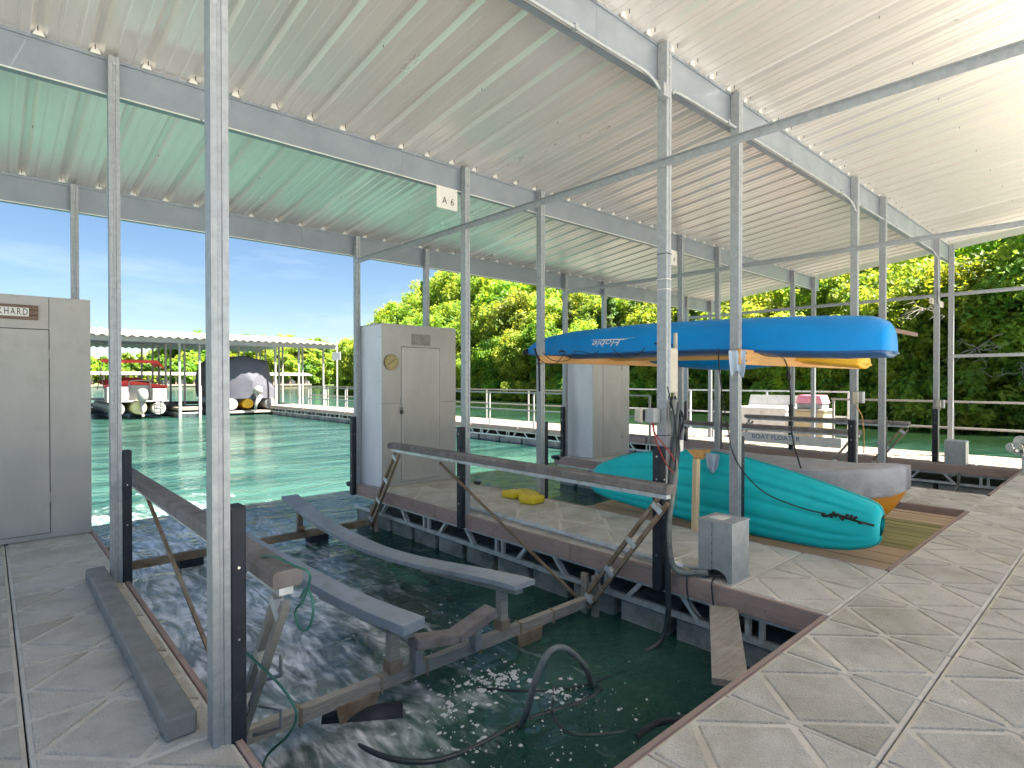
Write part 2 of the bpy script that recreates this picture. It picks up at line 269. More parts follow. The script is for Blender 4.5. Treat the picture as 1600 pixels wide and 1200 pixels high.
# ---------------------------------------------------------------- mesh helpers
WLOC = {}
class MB:
    def __init__(s): s.v = []; s.f = []; s.mi = []; s.sm = []
    def add(s, vs, fs, mi=0, smooth=False):
        o = len(s.v); s.v += [tuple(p) for p in vs]
        for f in fs: s.f.append(tuple(i + o for i in f)); s.mi.append(mi); s.sm.append(smooth)
        return s
    def box(s, x0, x1, y0, y1, z0, z1, mi=0):
        return s.add([(x0, y0, z0), (x1, y0, z0), (x1, y1, z0), (x0, y1, z0), (x0, y0, z1), (x1, y0, z1), (x1, y1, z1), (x0, y1, z1)],
              [(0, 3, 2, 1), (4, 5, 6, 7), (0, 1, 5, 4), (1, 2, 6, 5), (2, 3, 7, 6), (3, 0, 4, 7)], mi)
    def cbox(s, x0, x1, y0, y1, z0, z1, c=.006, mi=0):
        """box with chamfered edges"""
        V = []; X = (x0, x1); Y = (y0, y1); Z = (z0, z1)
        idx = {}
        for i in (0, 1):
            for j in (0, 1):
                for k in (0, 1):
                    sx, sy, sz = (1 if i == 0 else -1), (1 if j == 0 else -1), (1 if k == 0 else -1)
                    for a in range(3):
                        p = [X[i] + sx * c, Y[j] + sy * c, Z[k] + sz * c]
                        p[a] = (X[i], Y[j], Z[k])[a]
                        idx[(i, j, k, a)] = len(V); V.append(tuple(p))
        F = []
        for a in range(3):
            for sd in (0, 1):
                o = [q for q in range(3) if q != a]; ring = []
                for (u, w) in ((0, 0), (1, 0), (1, 1), (0, 1)):
                    t = [0, 0, 0]; t[a] = sd; t[o[0]] = u; t[o[1]] = w; ring.append(idx[(t[0], t[1], t[2], a)])
                flip = (sd == 0) ^ (a == 1)
                F.append(tuple(reversed(ring)) if flip else tuple(ring))
        for a in range(3):                     # edges parallel to a
            o = [q for q in range(3) if q != a]
            for u in (0, 1):
                for w in (0, 1):
                    t0 = [0, 0, 0]; t0[o[0]] = u; t0[o[1]] = w; t1 = list(t0); t1[a] = 1
                    q = (idx[(*t0, o[0])], idx[(*t1, o[0])], idx[(*t1, o[1])], idx[(*t0, o[1])])
                    F.append(q)
        for i in (0, 1):
            for j in (0, 1):
                for k in (0, 1): F.append((idx[(i, j, k, 0)], idx[(i, j, k, 1)], idx[(i, j, k, 2)]))
        return s.add(V, F, mi)
    def bar(s, p0, p1, w, h, mi=0, up=(0, 0, 1), w1=None, h1=None):
        p0 = Vector(p0); p1 = Vector(p1); d = (p1 - p0).normalized(); u = Vector(up)
        sd = d.cross(u)
        if sd.length < 1e-4: sd = d.cross(Vector((1, 0, 0)))
        sd.normalize(); u = sd.cross(d)
        w1 = w if w1 is None else w1; h1 = h if h1 is None else h1
        V = []
        for p, a, b in ((p0, w, h), (p1, w1, h1)):
            for (i, j) in ((-1, -1), (1, -1), (1, 1), (-1, 1)): V.append(p + sd * (a / 2 * i) + u * (b / 2 * j))
        return s.add(V, [(0, 1, 2, 3), (7, 6, 5, 4), (0, 4, 5, 1), (1, 5, 6, 2), (2, 6, 7, 3), (3, 7, 4, 0)], mi)
    def tube(s, pts, r, n=8, mi=0, cap=True):
        pts = [Vector(p) for p in pts]; V = []; F = []
        rs = r if isinstance(r, (list, tuple)) else [r] * len(pts)
        prev = None
        for i, p in enumerate(pts):
            d = (pts[min(i + 1, len(pts) - 1)] - pts[max(i - 1, 0)])
            if d.length < 1e-7: d = Vector((0, 0, 1))
            d.normalize()
            if prev is None:
                a = d.cross(Vector((0, 0, 1)))
                if a.length < .1: a = d.cross(Vector((1, 0, 0)))
            else:
                a = prev - d * prev.dot(d)
                if a.length < 1e-4: a = d.cross(Vector((0, 0, 1)))
            a.normalize(); prev = a; b = d.cross(a)
            for k in range(n):
                t = 2 * math.pi * k / n; V.append(p + (a * math.cos(t) + b * math.sin(t)) * rs[i])
        for i in range(len(pts) - 1):
            for k in range(n):
                k2 = (k + 1) % n; F.append((i * n + k, i * n + k2, (i + 1) * n + k2, (i + 1) * n + k))
        s.add(V, F, mi, True)
        if cap:
            o = len(s.v) - len(V)
            s.f.append(tuple(o + k for k in reversed(range(n)))); s.mi.append(mi); s.sm.append(False)
            s.f.append(tuple(o + (len(pts) - 1) * n + k for k in range(n))); s.mi.append(mi); s.sm.append(False)
        return s
    def extrude(s, poly, origin, ax, ay, az, depth, mi=0):
        o = Vector(origin); ax = Vector(ax); ay = Vector(ay); az = Vector(az) * depth
        n = len(poly); V = [o + ax * a + ay * b for a, b in poly] + [o + ax * a + ay * b + az for a, b in poly]
        F = [tuple(reversed(range(n))), tuple(range(n, 2 * n))] + [(i, (i + 1) % n, n + (i + 1) % n, n + i) for i in range(n)]
        return s.add(V, F, mi)
    def grid(s, fn, nu, nv, mi=0, smooth=True, closeu=False):
        V = [fn(i / nu, j / nv) for i in range(nu + (0 if closeu else 1)) for j in range(nv + 1)]
        F = []; nn = nu if closeu else nu + 1
        for i in range(nu):
            for j in range(nv):
                a = i * (nv + 1) + j; b = ((i + 1) % nn) * (nv + 1) + j
                F.append((a, b, b + 1, a + 1))
        return s.add(V, F, mi, smooth)
    def mesh(s, name, off=(0, 0, 0)):
        me = bpy.data.meshes.new(name)
        ox, oy, oz = off
        me.from_pydata([(x - ox, y - oy, z - oz) for x, y, z in s.v], [], s.f)
        me.polygons.foreach_set('material_index', s.mi); me.polygons.foreach_set('use_smooth', s.sm)
        me.update(); return me
    def build(s, name, mats, parent=None, base=None, bevel=0):
        """base: world point that becomes the origin (top level only)"""
        pl = WLOC.get(parent.name, Vector((0, 0, 0))) if parent else Vector((0, 0, 0))
        if base is None: base = pl if parent else Vector((0, 0, 0))
        base = Vector(base)
        me = s.mesh(name, base)
        for m in (mats if isinstance(mats, (list, tuple)) else [mats]): me.materials.append(MT[m])
        o = bpy.data.objects.new(name, me); COL.objects.link(o)
        if parent: o.parent = parent; o.location = base - pl
        else: o.location = base
        WLOC[o.name] = base
        if bevel:
            b = o.modifiers.new('bevel', 'BEVEL'); b.width = bevel; b.segments = 2; b.limit_method = 'ANGLE'; b.angle_limit = R(40)
        return o

def tag(o, label=None, cat=None, group=None, kind=None):
    if label: o['label'] = label
    if cat: o['category'] = cat
    if group: o['group'] = group
    if kind: o['kind'] = kind
    return o
def thing(name, label, cat, loc=(0, 0, 0), group=None, kind=None):
    o = bpy.data.objects.new(name, None); COL.objects.link(o); o.location = loc; o.empty_display_size = .1
    WLOC[o.name] = Vector(loc)
    return tag(o, label, cat, group, kind)
def inst(name, me, loc, parent=None, mats=None):
    o = bpy.data.objects.new(name, me); COL.objects.link(o)
    loc = Vector(loc)
    if parent: o.parent = parent; o.location = loc - WLOC[parent.name]
    else: o.location = loc
    WLOC[o.name] = loc
    return o
def copy_tree(o, shift=None, parent=None):
    c = o.copy(); COL.objects.link(c)
    if parent: c.parent = parent
    base = WLOC.get(o.name, Vector((0, 0, 0)))
    if shift is not None: c.location = c.location + Vector(shift)
    WLOC[c.name] = base
    for ch in list(o.children): copy_tree(ch, None, c)
    return c
def text_mesh(txt, size, shear=0., extrude=0., spacing=1.):
    cu = bpy.data.curves.new('lettering', 'FONT'); cu.body = txt; cu.size = size; cu.shear = shear; cu.extrude = extrude
    cu.align_x = 'CENTER'; cu.align_y = 'CENTER'; cu.space_character = spacing; cu.resolution_u = 3
    o = bpy.data.objects.new('lettering', cu); COL.objects.link(o)
    dg = bpy.context.evaluated_depsgraph_get(); dg.update()
    me = bpy.data.meshes.new_from_object(o.evaluated_get(dg))
    bpy.data.objects.remove(o); bpy.data.curves.remove(cu)
    return me
def text_on(name, txt, size, origin, ax, ay, matn, parent, spacing=1., depth=.0015, shear=0., fit=None):
    me = text_mesh(txt, size, shear, 0, spacing)
    V = [Vector(v.co) for v in me.vertices]; F = [tuple(p.vertices) for p in me.polygons]
    w = max(v.x for v in V) - min(v.x for v in V)
    sx = fit / w if fit else 1
    ax = Vector(ax); ay = Vector(ay); nz = ax.cross(ay); o = Vector(origin)
    mb = MB(); mb.add([o + ax * v.x * sx + ay * v.y + nz * depth for v in V], F)
    bpy.data.meshes.remove(me)
    return mb.build(name, matn, parent)
def interp(tab, x):
    tab = sorted(tab)
    if x <= tab[0][0]: return tab[0][1]
    for (a, b), (c, d) in zip(tab, tab[1:]):
        if x <= c: return b + (d - b) * (x - a) / (c - a)
    return tab[-1][1]
def smooth_path(pts, k=6):
    P = [Vector(p) for p in pts]; P = [P[0]] + P + [P[-1]]; out = []
    for i in range(1, len(P) - 2):
        a, b, c, d = P[i - 1:i + 3]
        for j in range(k):
            t = j / k
            out.append(.5 * ((2 * b) + (c - a) * t + (2 * a - 5 * b + 4 * c - d) * t * t + (3 * b - a - 3 * c + d) * t ** 3))
    out.append(P[-2]); return out

# ================================================================= SETTING
def plane(name, x0, x1, y0, y1, z, m, kind='structure'):
    mb = MB(); mb.add([(x0, y0, z), (x1, y0, z), (x1, y1, z), (x0, y1, z)], [(0, 1, 2, 3)])
    return tag(mb.build(name, m), kind=kind)
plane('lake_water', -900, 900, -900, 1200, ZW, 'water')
plane('lake_bed', -900, 900, -900, 1200, -3.2, 'lake')

# hillside behind the docks
SH = [(-60, 27), (-20, 27.5), (0, 28.8), (6, 30), (12, 33), (18, 37.5), (40, 39.5), (60, 40.5), (75, 40), (86, 42), (98, 50), (115, 66), (150, 95)]
def shore_x(y): return interp(SH, y)
def hill_z(x, y):
    d = x - shore_x(y)
    n = noise.noise(Vector((x * .09, y * .09, 3.1)))
    return -1.1 + max(0, d + 1.0) * .42 - max(0, d - 22) * .22 + n * min(1.4, max(0, d) * .15) + (max(0, d - 1) ** .5) * .25 if d > -2 else -1.1 - .2 * (-2 - d)
mb = MB()
mb.grid(lambda u, v: (lambda y, x: (x, y, hill_z(x, y)))(-60 + u * 210, shore_x(-60 + u * 210) - 4 + v * 84), 90, 44)
tag(mb.build('hillside', 'soil'), kind='structure')
# far shore
mb = MB()
def far_z(x, y): return -1 + max(0, (y - 235)) * .12 + 2.0 * noise.noise(Vector((x * .02, y * .03, 9)))
mb.grid(lambda u, v: (lambda x, y: (x, y, far_z(x, y)))(-260 + u * 520, 232 + v * 120), 60, 14)
tag(mb.build('far_shore', 'soil'), kind='structure')

# ---------------------------------------------------------------- deck tiles
TX, TY = .642, .651
def tile_mesh(w, l):
    mb = MB(); x, y = w / 2 - .0035, l / 2 - .0035
    mb.cbox(-x, x, -y, y, -.045, -.009, .004, 0)
    a, b = x - .018, y - .018; g = .024
    def panel(poly):
        c = Vector((sum(p[0] for p in poly) / len(poly), sum(p[1] for p in poly) / len(poly)))
        n = len(poly)
        lo = [(p[0], p[1], -.0095) for p in poly]
        hi = [(p[0] + (c.x - p[0]) * .03, p[1] + (c.y - p[1]) * .03, .0) for p in poly]
        mb.add(lo + hi, [tuple(range(n, 2 * n))] + [(i, (i + 1) % n, n + (i + 1) % n, n + i) for i in range(n)], 1)
    panel([(-a + g, 0), (0, -b + g), (a - g, 0), (0, b - g)])
    for sx in (-1, 1):
        for sy in (-1, 1):
            t = [(sx * a, sy * b), (sx * a, sy * g), (sx * g, sy * b)]
            panel(t if sx * sy < 0 else t[::-1])
    me = mb.mesh('deck_tile'); me.materials.append(MT['tile_s']); me.materials.append(MT['tile_r'])
    return me
TILE = tile_mesh(TX, TY)
TILE_W = {}
TILE_G = TILE.copy(); TILE_G.materials[0] = MT['ramp']; TILE_G.materials[1] = MT['ramp']
def tiles(parent, xs, ys, me=None):
    for x in xs:
        for y in ys:
            inst('deck_tile', me or TILE, (x, y, rng.uniform(-.0012, .0012)), parent)

def skirt(parent, x0, y0, x1, y1, m, nrm):
    """composite skirt boards along an edge, in 2.4 m lengths"""
    L = math.hypot(x1 - x0, y1 - y0); n = max(1, round(L / 2.4)); t = .030
    for i in range(n):
        a, b = i / n + .0006, (i + 1) / n - .0006
        mb = MB(); xa, ya, xb, yb = x0 + (x1 - x0) * a, y0 + (y1 - y0) * a, x0 + (x1 - x0) * b, y0 + (y1 - y0) * b
        if nrm[0]: mb.cbox(min(xa, xa + nrm[0] * t), max(xa, xa + nrm[0] * t), ya, yb, -.155, -.003, .003)
        else: mb.cbox(xa, xb, min(ya, ya + nrm[1] * t), max(ya, ya + nrm[1] * t), -.155, -.003, .003)
        k = max(2, int(L / n / .6))
        for j in range(k):
            f = (j + .5) / k
            if nrm[0]:
                yy = ya + (yb - ya) * f; xx = xa + nrm[0] * (t + .001)
                mb.tube([(xx, yy, -.085 + rng.uniform(-.02, .02)), (xx + nrm[0] * .004, yy, -.085)], .006, 6, 1)
        mb.build('skirt_board', [m, 'chrome'], parent)

def truss_side(parent, x, y0, y1, zc=-.345):
    mb = MB(); mb.box(x - .02, x + .02, y0, y1, zc - .022, zc + .022); mb.build('truss_chord', 'alu', parent)
    mb = MB(); mb.box(x - .02, x + .02, y0, y1, -.19, -.158); mb.build('truss_chord', 'alu', parent)
    y = y0 + .35
    while y < y1 - 1.5:
        zt, zb = -.19, zc + .022
        for kind in ('v', 'v2', 'd1', 'd2'):
            mb = MB()
            if kind == 'v': mb.box(x - .018, x + .018, y, y + .035, zb, zt)
            elif kind == 'v2': mb.box(x - .018, x + .018, y + .10, y + .135, zb, zt)
            elif kind == 'd1': mb.bar((x, y + .50, zb - .01), (x, y + .64, zt + .01), .05, .034, up=(0, 1, 0))
            else: mb.bar((x, y + 1.02, zt + .01), (x, y + 1.16, zb - .01), .05, .034, up=(0, 1, 0))
            mb.build('truss_web', 'alu', parent)
        y += 1.37
def floats_y(parent, x0, x1, y0, y1, pitch=.54):
    y = y0
    while y < y1 - .2:
        mb = MB(); mb.cbox(x0, x1, y + .03, min(y1, y + pitch - .05), -1.0, -.375, .015); mb.build('float', 'float', parent)
        y += pitch

# main walkway (along X)
walk = thing('dock_walkway', None, None, (0, 0, 0), kind='structure')
tiles(walk, [1.358 - .037 + TX * (i + .5) for i in range(-4, 22)], [1.342 - TY * (j + .5) for j in range(4)])
mb = MB(); mb.box(-9, 14.95, -1.28, 1.330, -.12, -.05); mb.build('underframe', 'sub', walk)
mb = MB(); mb.box(-9, -1.3, -1.28, 1.330, -.049, -.004); mb.build('deck_surface', 'tile_r', walk)
mb = MB(); mb.box(-9, 14.95, -9.5, -1.285, -.12, -.004); mb.build('bounce_deck', 'bounce_deck_mat', walk)  # unseen deck added behind the camera to bounce sunlight onto the ceiling
for a, b in ((.79, 3.94), (5.28, 8.34), (9.78, 12.69)):
    skirt(walk, a, 1.345, b, 1.345, 'skirtx', (0, 1))
    mb = MB(); mb.box(a, b, 1.318, 1.344, -.175, -.01); mb.build('edge_board', 'skirtx', walk)
for i in range(-14, 23): 
    mb = MB(); mb.cbox(i * .65 + .03, i * .65 + .6, -1.2, 1.25, -1.0, -.375, .015); mb.build('float', 'float', walk)

def finger(x0, x1, cols, y1, name='finger_dock', tr=True, ny=10):
    f = thing(name, None, None, (x0, 1.35, 0), kind='structure')
    tiles(f, [cols + TX * (i + .5) for i in range(int(round((x1 - cols) / TX - .02)))], [1.342 + TY * (j + .5) for j in range(ny)])
    ye = 1.342 + TY * ny
    mb = MB(); mb.box(x0 + .012, x1 - .012, 1.332, ye - .005, -.12, -.05); mb.build('underframe', 'sub', f)
    skirt(f, x0, 1.38, x0, ye, 'skirt', (-1, 0)); skirt(f, x1, 1.38, x1, ye, 'skirt', (1, 0))
    mb = MB(); mb.cbox(x0 - .03, x1 + .03, ye, ye + .03, -.175, -.003, .003); mb.build('end_board', 'skirtx', f)
    if tr:
        truss_side(f, x0 + .03, 1.42, ye - .03); truss_side(f, x1 - .03, 1.42, ye - .03)
    floats_y(f, x0 + .04, x1 - .04, 1.45, ye - .05)
    # cleat-less black corner bumpers at the outer end
    for xx in (x0 - .04, x1 + .04):
        mb = MB(); mb.tube([(xx, ye - .12, -.03), (xx, ye + .06, -.03), ((xx + (x0 + x1) / 2) / 2, ye + .06, -.03)], .035, 8)
        mb.build('corner_bumper', 'rubber', f)
    return f
f1 = finger(-.53, .755, -.529, 8)
f2 = finger(3.985, 5.262, 3.982, 8)
f3 = finger(8.37, 9.66, 8.372, 8)
# gangway (fourth finger, runs on to the far dock)
gang = thing('gangway', None, None, (12.73, 1.35, 0), kind='structure')
tiles(gang, [12.733 + TX * (i + .5) for i in range(3)], [1.342 + TY * (j + .5) for j in range(22)], TILE_G)
mb = MB(); mb.box(12.74, 14.64, 1.33, 35.6, -.12, -.05); mb.build('underframe', 'sub', gang)
for k in range(3):
    mb = MB(); mb.cbox(12.74 + k * .64, 13.37 + k * .64, 1.342 + TY * 22, 35.6, -.05, -.002, .004); mb.build('deck_board', 'ramp', gang)
skirt(gang, 12.73, 1.38, 12.73, 35.6, 'skirt', (-1, 0))
mb = MB(); mb.box(14.665, 14.69, 1.38, 35.6, -.175, -.003); mb.build('edge_board', 'skirt', gang)
truss_side(gang, 12.77, 1.42, 35.5)
floats_y(gang, 12.8, 14.6, 1.45, 35.5, 1.1)
mb = MB(); mb.box(14.70, 16.45, 5.0, 12.6, -.12, -.006); mb.build('side_platform', 'ramp', gang)
for yy in (5.3, 8, 10.8):
    mb = MB(); mb.cbox(14.8, 16.3, yy, yy + 1.4, -1, -.2, .02); mb.build('float', 'float', gang)

# plank platform in the second slip
plat = thing('plank_platform', None, None, (5.3, 1.36, -.07), kind='structure')
x = 5.298; k = 0
while x < 8.2:
    w = .148; m = 'plank' if k < 7 or k > 15 else 'plankg'
    mb = MB(); zz = -.075 + rng.uniform(-.004, .004)
    mb.cbox(x + .004, x + w - (.004 if k < 7 else .008), 1.385, 4.7 + rng.uniform(-.02, .02), zz - .035, zz, .004)
    mb.build('deck_plank', m, plat); x += w; k += 1
mb = MB()
for yy in (1.6, 2.9, 4.3): mb.box(5.31, 8.3, yy, yy + .09, -.24, -.118)
mb.build('joists', 'wood', plat)['kind'] = 'stuff'
for xx in (5.6, 7.0):
    mb = MB(); mb.cbox(xx, xx + 1.1, 1.5, 4.6, -.8, -.25, .02); mb.build('float', 'float', plat)

# ================================================================= CANOPY
canopy = thing('dock_canopy', 'white ribbed metal canopy roof on galvanised posts and grey steel beams over the boat slips', 'canopy', (4, 2.5, 0))
PX = [-.49, .706, 3.996, 5.198, 8.483, 9.703, 12.979, 14.163]
PY = [2.575, 5.147, 7.718]; BT = [4.19, 3.904, 3.611]; BB = [3.872, 3.617, 3.312]
def roof_z(y): return 3.615 + (7.72 - y) * .1125 if y > -1.2 else 3.615 + 8.92 * .1125 - (-1.2 - y) * .1125
RP = .3218; RX0 = .283
def sheet(i):
    xs = []
    def rib(c, bw, tw, h): return [(c - bw, 0), (c - tw, h), (c + tw, h), (c + bw, 0)]
    for j in range(3):
        c = RX0 + RP * (3 * i + j); q = RP / 3
        xs += rib(c, .046, .018, .036) + rib(c + q, .016, .008, .006) + rib(c + 2 * q, .016, .008, .006)
    xs.append((RX0 + RP * (3 * i + 3) - .046, 0))
    return xs
screws = []
for i in range(-1, 15):
    prof = sheet(i)
    if i == 14: prof = prof[:12] + [(14.70, 0)] if prof[0][0] < 14.6 else prof
    for (ya, yb) in ((-1.2, 8.12), (-2.0, -1.2)):  # short rear slope is unseen, its length set to shape the sunlight
        mb = MB(); n = len(prof); V = []
        ys = [ya + (yb - ya) * t / 6 for t in range(7)]
        wob = [rng.uniform(-.0015, .0015) for _ in ys]
        for yy, w in zip(ys, wob):
            for (px, pz) in prof: V.append((px, yy, roof_z(yy) + pz + w + (.0 if 0 else 0)))
        F = []
        for a in range(6):
            for b in range(n - 1): F.append((a * n + b, a * n + b + 1, (a + 1) * n + b + 1, (a + 1) * n + b))
        mb.add(V, F)
        mb.build('roof_sheet', 'roof', canopy)
for (y, zt, zb) in zip(PY, BT, BB):
    yc = y + .045
    mb = MB()
    for a, b in ((-.68, -.001), (.001, 3.2), (3.202, 9.2), (9.202, 14.6)):
        mb = MB()
        # C-section: web, top flange with lip, bottom flange with lip
        mb.box(a, b, yc, yc + .004, zb, zt); mb.box(a, b, yc + .0042, yc + .065, zt - .004, zt); mb.box(a, b, yc + .0042, yc + .065, zb, zb + .004)
        mb.box(a, b, yc - .012, yc - .0002, zt - .034, zt - .030)
        mb.box(a, b, yc - .010, yc - .0002, zb + .0, zb + .008, 1)
        mb.build('beam', ['beam', 'roof'], canopy)
for y in (-1.2, -1.95):
    mb = MB(); zz = roof_z(y); mb.box(-.68, 14.6, y, y + .06, zz - .31, zz - .002); mb.build('beam', 'beam', canopy)
# white tabs imitating sky light in the rib gaps above each beam
mb = MB()
for y in PY:
    for k in range(-2, 44):
        c = RX0 + RP * k; z = roof_z(y)
        mb.extrude([(-.034, -.010), (.034, -.010), (.018, .034), (-.018, .034)], (c, y + .028, z), (1, 0, 0), (0, 0, 1), (0, 1, 0), .012)
tag(mb.build('rib_light_tabs', 'signw', canopy), kind='stuff')
# roof screws: short shanks poking through beside the ribs
mb = MB()
for y in PY:
    for k in range(-2, 44):
        xx = RX0 + RP * k + rng.uniform(-.01, .01)
        mb.tube([(xx, y - .02, roof_z(y) + .03), (xx, y - .02, roof_z(y) - .004)], .0035, 5)
for y in (6.6, 3.9, 1.4):
    for k in range(-2, 44):
        if k % 3 == 0: mb.tube([(RX0 + RP * k + .03, y, roof_z(y) + .002), (RX0 + RP * k + .03, y, roof_z(y) - .018)], .003, 5)
tag(mb.build('roof_screws', 'screw', canopy), kind='stuff')

POST_PROF = [(-.034, -.042), (-.010, -.042), (-.007, -.036), (.007, -.036), (.010, -.042), (.034, -.042), (.034, .042), (-.034, .042)]
def post(x, y, zt, side, zbot=-.16, bumper=True):
    mb = MB(); mb.extrude(POST_PROF, (x, y, zbot), (1, 0, 0), (0, 1, 0), (0, 0, 1), zt - zbot)
    for z in (zt - .06, zt - .20):
        mb.tube([(x, y - .0425, z), (x, y - .047, z)], .008, 6, 1)
    p = mb.build('post', ['galv', 'chrome'], canopy, base=(x, y, 0)); 
    if bumper:
        mb = MB(); bx0 = x + .0345 if side > 0 else x - .0345 - .062
        mb.cbox(bx0, bx0 + .062, y - .043, y + .043, -.16, .975, .006)
        for q in range(5):                     # ribbed face
            mb.box(bx0 + .006, bx0 + .056, y - .0455, y - .0431, .0 + q * .0, .96) if q == 0 else None
        for z in (.12, .42, .72, .9):
            xx = bx0 + (.0622 if side > 0 else -.0002)
            mb.tube([(xx, y + .0, z), (xx + side * .004, y, z)], .009, 6, 1)
            if z in (.42, .72): mb.tube([(bx0 + .031, y - .0457, z), (bx0 + .031, y - .049, z)], .006, 6, 1)
        b = mb.build('bumper', ['rubber', 'chrome'], p)
    return p
SIDE = [-1, 1, -1, 1, -1, 1, -1, 1]
for x, sd in zip(PX, SIDE):
    for y, zt in zip(PY, BT): post(x, y, zt - .02, sd)
for x in (-.5, 2, 7.5, 14.16):
    for y in (-2.0,): post(x, y, roof_z(y) - .02, 1, bumper=False)
# longitudinal flat braces
for x, z in ((3.955, 3.21), (8.44, 3.225), (12.935, 3.055), (14.16, 1.98)):
    ya, yb = (-1.2, 7.62) if z > 2 else (-1.2, 2.53)
    mb = MB(); mb.box(x - .004, x - .0003, ya, yb, z - .031, z + .031); mb.box(x - .03, x - .0042, ya, yb, z + .027, z + .031)
    mb.build('brace', 'galv', canopy)
# conduit on the third beam
mb = MB()
pts = smooth_path([(-.6, 2.565, 3.85), (1.5, 2.565, 3.85), (3.3, 2.56, 3.845), (3.72, 2.54, 3.82), (3.93, 2.54, 3.72)], 5)
mb.tube(pts, .013, 8)
pts = smooth_path([(4.10, 2.56, 3.80), (4.45, 2.565, 3.845), (7.5, 2.565, 3.845), (8.2, 2.56, 3.83), (8.4, 2.54, 3.70)], 5)
mb.tube(pts, .013, 8)
mb.tube([(8.7, 2.565, 3.845), (12.6, 2.565, 3.845), (12.9, 2.55, 3.75), (12.92, 2.54, 2.9)], .012, 8)
mb.build('conduit', 'galv', canopy)
for xx in (1.2, 2.9, 5.0, 6.4, 7.9, 10.3):
    mb = MB(); mb.box(xx, xx + .025, 2.547, 2.583, 3.832, 3.872); mb.build('conduit_clamp', 'galv', canopy)
mb = MB(); mb.box(3.87, 3.95, 2.50, 2.56, 3.70, 3.80); mb.build('junction_box', 'galv', canopy)
# hooks on beam two
mb = MB(); mb.tube([(1.3, 5.17, 3.62), (1.3, 5.15, 3.60), (1.3, 5.12, 3.61)], .006, 6); mb.build('hook', 'galv', canopy)

# ---------------------------------------------------------------- lockers
def locker(label, x0, x1, y0, y1, h, door_x, side_mat, hinge_r=True):
    t = thing('dock_locker', label, 'locker', (x0, y0, 0))
    z0 = .004
    mb = MB(); mb.box(x0 + .012, x1 - .012, y0 + .012, y1 - .012, z0, h - .012); mb.build('core', 'gap', t)
    mb = MB(); mb.box(x0, x0 + .0115, y0 + .012, y1, z0, h - .012)
    for j in range(7):
        for yy in (y0 + .06, y1 - .06): mb.tube([(x0, yy, .25 + j * .31), (x0 - .003, yy, .25 + j * .31)], .006, 6, 1)
    mb.build('side_panel', [side_mat, 'screw'], t)
    mb = MB(); mb.box(x1 - .0115, x1, y0 + .012, y1, z0, h - .012); mb.build('side_panel', side_mat, t)
    mb = MB(); mb.box(x0 - .002, x1 + .002, y0 - .003, y1 + .002, h - .0115, h + .004); mb.build('top_panel', 'ply_l', t)
    mb = MB(); mb.box(x0 + .012, x1 - .012, y1 - .0115, y1 - .001, z0, h - .012); mb.build('back_panel', 'ply_l', t)
    a, b = door_x; dt = 1.975
    for (p, q, r0, r1) in ((x0, a - .006, z0, h - .012), (b + .006, x1, z0, h - .012), (a - .0055, b + .0055, dt + .008, h - .012), (a - .0055, b + .0055, z0, .05)):
        if q - p > .03:
            mb = MB(); mb.box(p, q, y0, y0 + .0115, r0, r1); mb.build('front_panel', 'ply_l', t)
    mb = MB(); mb.cbox(a, b, y0 - .004, y0 + .0114, .056, dt, .002); d = mb.build('door', 'ply_l', t)
    hx = b if hinge_r else a
    for z in (.39, 1.75) if h > 0 else ():
        mb = MB(); mb.box(hx - .03, hx + .03, y0 - .009, y0 - .0045, z - .045, z + .045); mb.tube([(hx, y0 - .012, z - .05), (hx, y0 - .012, z + .05)], .005, 6)
        mb.build('hinge', 'ply_l', d)
    return t, d
lk1, d1 = locker('cream locker at the left edge with a brown name board above its door', -.55, .758, 6.98, 7.74, 2.285, (-.28, .437), 'ply_w')
lk2, d2 = locker('tall cream locker at the end of the middle finger dock with round clock and padlock', 4.05, 5.32, 7.10, 7.84, 2.29, (4.36, 5.02), 'ply_w')
lk3, d3 = locker('weathered cream locker behind the kayak rack with a streaky skylit left side', 8.6, 9.75, 7.10, 7.80, 2.29, (8.90, 9.50), 'ply_w')
# plywood seams
mb = MB(); mb.box(.437, .440, 6.9775, 6.9795, 1.99, 2.27); mb.build('seam', 'gap', lk1)
mb = MB(); mb.box(4.06, 4.33, 7.0975, 7.0995, 1.178, 1.182); mb.build('seam', 'gap', lk2)
mb = MB(); mb.box(5.05, 5.31, 7.0975, 7.0995, 1.178, 1.182); mb.build('seam', 'gap', lk2)
mb = MB()
for (a, b, c, d) in ((4.39, 4.99, .10, .104), (4.39, 4.394, .104, 1.93), (4.986, 4.99, .104, 1.93)): mb.box(a, b, 7.0935, 7.0958, c, d)
mb.build('panel_groove', 'ply_w', d2)
# clasp, padlock, round clock and plaque
mb = MB(); mb.box(4.34, 4.37, 7.088, 7.0955, 1.14, 1.26); mb.box(4.325, 4.385, 7.086, 7.0945, 1.10, 1.118); mb.build('hasp', 'galv', d2)
pd = MB(); pd.cbox(4.325, 4.375, 7.062, 7.086, 1.025, 1.078, .005); pd.tube(smooth_path([(4.335, 7.074, 1.078), (4.335, 7.074, 1.108), (4.35, 7.074, 1.12), (4.365, 7.074, 1.108), (4.365, 7.074, 1.078)], 4), .004, 6)
tag(pd.build('padlock', 'screw', base=(4.35, 7.074, 1.025)), 'black padlock hanging on the hasp of the locker with the round clock', 'padlock')
ck = thing('wall_clock', 'round yellowed clock thermometer on the middle locker left of its door', 'clock', (4.19, 7.1, 1.755))
mb = MB(); mb.tube([(4.19, 7.0995, 1.755), (4.19, 7.075, 1.755)], .112, 28); mb.build('case', 'rust', ck)
mb = MB(); mb.tube([(4.19, 7.0745, 1.755), (4.19, 7.072, 1.755)], .103, 28); mb.build('dial', 'brass', ck)
mb = MB()
